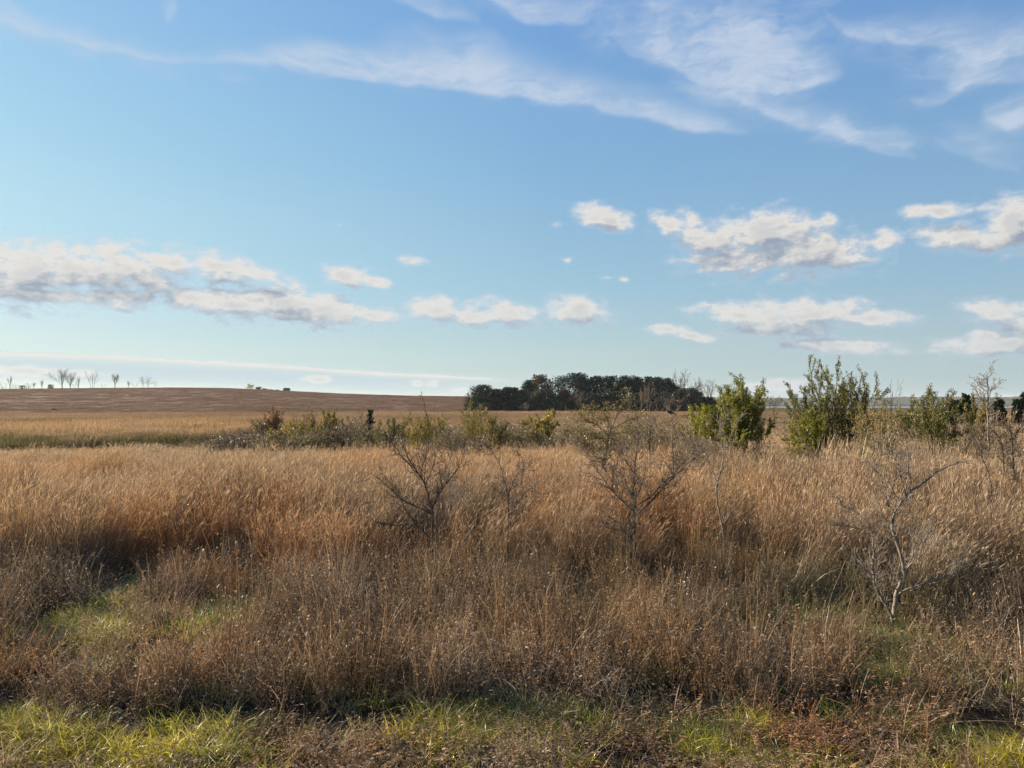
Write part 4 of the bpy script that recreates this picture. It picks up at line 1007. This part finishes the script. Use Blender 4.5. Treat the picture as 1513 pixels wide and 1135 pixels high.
    def ell(A, E, L):
        a0, e0 = azel(L[0], L[1]); t = math.radians(L[4]); x = A - a0; y = E - e0
        # tilt is clockwise on the photograph
        xr = x * math.cos(t) - y * math.sin(t); yr = x * math.sin(t) + y * math.cos(t)
        return np.sqrt((xr / (L[2] / F)) ** 2 + (yr / (L[3] / F)) ** 2)
    def cumf(A, E):
        d = np.full(A.shape, 9.)
        for L in CUM:
            e = ell(A, E, L) + (0 if len(L) < 6 else L[5]); h = np.clip(.5 + .5 * (d - e) / .35, 0, 1)
            d = d * (1 - h) + e * h - .14 * h * (1 - h)
        return np.clip(1 - d, -1.3, 1.6)
    C0 = cumf(A, E); C1 = cumf(A - .012, E + .021)
    wx = (fbm(A * F, E * F, 110, 3, 81) - .5) * .035; wy = (fbm(A * F, E * F, 110, 3, 82) - .5) * .03
    S = 0
    for L in CIR: S = S + L[5] * np.clip(1 - ell(A + wx, E + wy, (L[0], L[1], 1.15 * L[2], 1.25 * L[3], L[4])), 0, 1)
    S = np.minimum(S, 1.1)
    VL = [(60, 545, 260, 22, 1), (300, 555, 300, 17, 2), (520, 563, 260, 15, 3)]
    VE = 1
    for L in VL: VE = VE * (1 - .8 * np.clip(1.3 * (1 - ell(A, E, L)), 0, 1))
    VE = 1 - VE
    BD = [([(-90, 5, 18, .8), (0, 32, 24, .9), (80, 55, 16, .85), (180, 76, 11, .8), (300, 92, 9, .75), (420, 96, 26, .7), (520, 112, 42, .8), (620, 126, 72, 1), (740, 140, 66, 1), (860, 157, 50, .95), (950, 172, 44, .9), (1040, 194, 30, .9), (1108, 202, 8, .3)]),
          ([(1070, 140, 20, .3), (1100, 152, 40, .7), (1150, 178, 40, .9), (1230, 203, 34, .9), (1290, 224, 22, .9), (1352, 236, 6, .3)]),
          ([(965, 75, 6, .2), (990, 95, 22, .9), (1030, 122, 40, .9), (1130, 137, 60, 1), (1200, 128, 60, 1), (1246, 112, 20, .2)]),
          ([(1218, 22, 4, .3), (1250, 46, 14, .8), (1320, 64, 26, .8), (1390, 64, 40, .7), (1450, 90, 50, .8), (1560, 80, 40, .7)]),
          ([(1350, 152, 5, .4), (1395, 152, 18, .9), (1430, 130, 36, .9), (1490, 120, 40, .8), (1560, 118, 40, .8)]),
          ([(1450, 165, 10, .3), (1480, 192, 38, 1), (1500, 184, 44, 1), (1560, 160, 50, .8)]),
          ([(1380, 200, 5, .2), (1450, 238, 30, .6), (1512, 256, 12, .4)]), ([(690, -10, 30, .4), (780, 30, 30, .9), (870, 38, 10, .2)]), ([(570, -8, 20, .4), (640, 20, 24, .9), (705, 30, 8, .2)]),
          ([(880, 40, 20, .2), (930, 78, 60, .5), (1000, 92, 90, .8), (1090, 84, 90, .7), (1150, 40, 60, .2)]), ([(246, 22, 20, .3), (258, 27, 26, .9), (268, 16, 20, .1)])]
    Aw = A + (fbm(A * F, E * F, 60, 4, 87) - .5) * .022; Ew = E + (fbm(A * F, E * F, 46, 4, 88) - .5) * .016
    BB = 0 * A
    for Bp in BD:
        q = np.array([azel(px, py) + (th, dn) for px, py, th, dn in Bp])
        lo = np.interp(Aw, q[:, 0], q[:, 1]); dl = (Ew - lo) * F; th = np.interp(Aw, q[:, 0], q[:, 2]) * 1.25; dn = np.interp(Aw, q[:, 0], q[:, 3], left=0, right=0)
        BB = np.maximum(BB, dn * sstep(-5, 4, dl) * np.clip(1 - dl / th, 0, 1) ** 1.2)
    S = S * .62
    LA, LE = zip(*[azel(px, py) for px, py in [(-60, 517), (0, 521), (150, 526), (300, 534), (430, 542), (560, 551), (680, 557), (790, 564)]])
    dl = (E - np.interp(A, LA, LE)) * F; th = 3.8 * np.interp(A, [LA[0], LA[-2], LA[-1]], [1.2, .8, 0]) * (.55 + .9 * fbm(A * F, A * 0, 26, 4, 85)) * (A < LA[-1])
    tp = (fbm(A * F, A * 0 + 9, 14, 4, 86) - .5) * 5
    LN = sstep(1.6, -.2, dl - tp - th * .4) * sstep(-th * 1.4 - 3.5, -th * .3, dl) * np.clip(th / 2.5, 0, 1)
    Rd = 15000.
    v = np.stack([Rd * np.sin(A) * np.cos(E), Rd * np.cos(A) * np.cos(E), Rd * np.sin(E)], -1).reshape(-1, 3)
    na = len(U); i = np.arange(len(V) - 1)[:, None] * na; j = np.arange(na - 1)[None, :]
    f = np.stack([i + j, i + j + 1, i + na + j + 1, i + na + j], -1).reshape(-1, 4)
    mt, g = new_mat('clouds'); mt.cycles.emission_sampling = 'NONE'
    sv = g.n('ShaderNodeSeparateXYZ'); g.put(sv.inputs[0], g.n('ShaderNodeAttribute', attribute_name='skyuv').outputs['Vector'])
    cv = g.n('ShaderNodeCombineXYZ'); g.put(cv.inputs[0], sv.outputs[0]); g.put(cv.inputs[1], sv.outputs[1]); p = cv.outputs[0]
    fld = g.n('ShaderNodeSeparateXYZ'); g.put(fld.inputs[0], g.n('ShaderNodeAttribute', attribute_name='field').outputs['Vector'])
    def det(q):
        sq = g.n('ShaderNodeMapping'); g.put(sq.inputs[0], q); sq.inputs['Scale'].default_value = (1, 1.7, 1); sq.inputs['Location'].default_value = (3.3, 1.2, 0)
        n1 = g.noise(sq.outputs[0], 15, 3, .5, dims='2D'); n2 = g.noise(sq.outputs[0], 42, 7, .62, dims='2D')
        return g.m('MULTIPLY_ADD', g.m('SUBTRACT', n1, .38), 1.9, g.m('MULTIPLY', g.m('SUBTRACT', n2, .46), 3.0))
    D0 = g.m('MULTIPLY_ADD', fld.outputs[0], 1.8, det(p)); D1 = g.m('MULTIPLY_ADD', fld.outputs[1], 1.9, det(g.vm('ADD', p, (-.005, .007, 0))))
    a_c = g.mr(D0, -.3, 1.5)
    lit = g.m('MULTIPLY_ADD', g.m('SUBTRACT', D0, D1), .7, .5, clamp=True)
    lit = g.m('SUBTRACT', lit, g.mr(D0, 1.0, 2.6, 0, .36), clamp=True)
    wn = g.noise(g.vm('MULTIPLY', p, (1, 1.4, 1)), 7, 4, .55, dims='2D', out=1)
    warp = g.vm('SCALE', g.vm('SUBTRACT', wn, (.5, .5, .5)), scale=.055)
    st = g.n('ShaderNodeMapping'); g.put(st.inputs[0], g.vm('ADD', p, g.vm('SCALE', warp, scale=1.2)))
    st.inputs['Rotation'].default_value = (0, 0, math.radians(14)); st.inputs['Scale'].default_value = (1, 3.8, 1)
    s1 = g.noise(st.outputs[0], 6, 8, .62, dims='2D'); s2 = g.noise(g.vm('ADD', p, warp), 11, 6, .6, dims='2D')
    st2 = g.n('ShaderNodeMapping'); g.put(st2.inputs[0], g.vm('ADD', p, g.vm('SCALE', warp, scale=.9)))
    st2.inputs['Rotation'].default_value = (0, 0, math.radians(17)); st2.inputs['Scale'].default_value = (1, 6, 1)
    s3 = g.noise(st2.outputs[0], 22, 5, .6, dims='2D')
    sn = g.m('MULTIPLY_ADD', s3, .16, g.m('MULTIPLY_ADD', s1, .5, g.m('MULTIPLY', s2, .34)))
    a_ci = g.m('MULTIPLY', g.mr(g.m('MULTIPLY', g.m('POWER', fld.outputs[2], .75), g.mr(sn, .36, .66, .16, 1)), .02, .95), .88, clamp=True)
    sp = g.n('ShaderNodeSeparateXYZ'); g.put(sp.inputs[0], p)
    a_c = g.m('MULTIPLY', a_c, g.mr(g.m('MULTIPLY', sp.outputs[1], 57.3), .2, 9, .75, .96))
    sl = g.n('ShaderNodeSeparateXYZ'); g.put(sl.inputs[0], g.n('ShaderNodeAttribute', attribute_name='streak').outputs['Vector'])
    a_b = g.m('MULTIPLY', g.m('MULTIPLY', sl.outputs[1], g.mr(sn, .34, .64, .45, 1)), .9)
    a_ci = g.m('SUBTRACT', 1., g.m('MULTIPLY', g.m('SUBTRACT', 1., a_ci), g.m('SUBTRACT', 1., a_b)))
    vl = g.m('MULTIPLY', sv.outputs[2], .9)
    a_ci = g.m('MAXIMUM', a_ci, vl)
    base_c = g.mix(g.mr(vl, 0, .15), (*CIRC, 1), (*VEIL, 1))
    cc = g.mix(a_c, base_c, g.mix(lit, (*CLD, 1), (*CLL, 1)))
    a_ln = g.m('MULTIPLY', sl.outputs[0], .85)
    cc = g.mix(a_ln, cc, (*CLL, 1)); a_c = g.m('MAXIMUM', a_c, a_ln)
    al = g.m('SUBTRACT', 1., g.m('MULTIPLY', g.m('SUBTRACT', 1., a_c), g.m('SUBTRACT', 1., a_ci)))
    em = g.n('ShaderNodeEmission'); g.put(em.inputs[0], cc); em.inputs[1].default_value = .1
    tr = g.n('ShaderNodeBsdfTransparent'); mx = g.n('ShaderNodeMixShader'); g.put(mx.inputs[0], al)
    g.L.new(tr.outputs[0], mx.inputs[1]); g.L.new(em.outputs[0], mx.inputs[2])
    o = g.n('ShaderNodeOutputMaterial'); g.L.new(mx.outputs[0], o.inputs[0])
    b = MB(); b.add(v, f); ob = b.build('sky', mt)
    for nm, dat in (('skyuv', (A, E, VE)), ('field', (C0, C1, S)), ('streak', (LN, BB, 0 * A))):
        at_ = ob.data.attributes.new(nm, 'FLOAT_VECTOR', 'POINT'); at_.data.foreach_set('vector', np.stack(dat, -1).astype(np.float32).ravel())
    tag(ob, kind='structure')
EXPO = 1.4
SKYG = [(0, (1, 1, 1)), (1, (1, 1, 1))]
SKYM = .0
SKYH = (5, 6.5, 6.5)
VEIL = tuple(q / 2 ** EXPO for q in (4.7, 6.0, 6.9))
CIRC = tuple(q / 2 ** EXPO for q in (5.6, 6.5, 7.8))
CLL = tuple(q / 2 ** EXPO for q in (8.1, 7.7, 7.15))
CLD = tuple(q / 2 ** EXPO for q in (3.0, 3.5, 4.3))

def make_sun():
    l = bpy.data.lights.new('sun', 'SUN'); l.energy = 5.0; l.angle = math.radians(.53); l.color = (1, .86, .65)
    o = bpy.data.objects.new('sun', l); COL.objects.link(o)
    s = Vector((math.sin(SUN_AZ) * math.cos(SUN_EL), math.cos(SUN_AZ) * math.cos(SUN_EL), math.sin(SUN_EL)))
    o.rotation_euler = s.to_track_quat('Z', 'Y').to_euler(); o.location = s * 50

def make_camera():
    c = bpy.data.cameras.new('camera'); c.lens = 36 * F / 1513; c.sensor_width = 36; c.clip_end = 40000; c.clip_start = .05
    o = bpy.data.objects.new('camera', c); COL.objects.link(o)
    o.location = (0, 0, CAMH); o.rotation_euler = (PI / 2 + PITCH, 0, 0)
    SC.camera = o
    SC.render.resolution_x = 1024; SC.render.resolution_y = 768
    SC.view_settings.view_transform = 'Standard'; SC.view_settings.look = 'None'
    SC.view_settings.exposure = EXPO; SC.view_settings.gamma = 1

make_camera(); make_sun(); make_world(); make_terrain(); make_grass()
make_plants(); make_far(); make_haze()
SC.render.engine = 'CYCLES'
SC.cycles.max_bounces = 5; SC.cycles.diffuse_bounces = 2; SC.cycles.glossy_bounces = 2; SC.cycles.transmission_bounces = 4
SC.cycles.transparent_max_bounces = 8
SC.cycles.use_denoising = True
SC.cycles.sample_clamp_indirect = 4
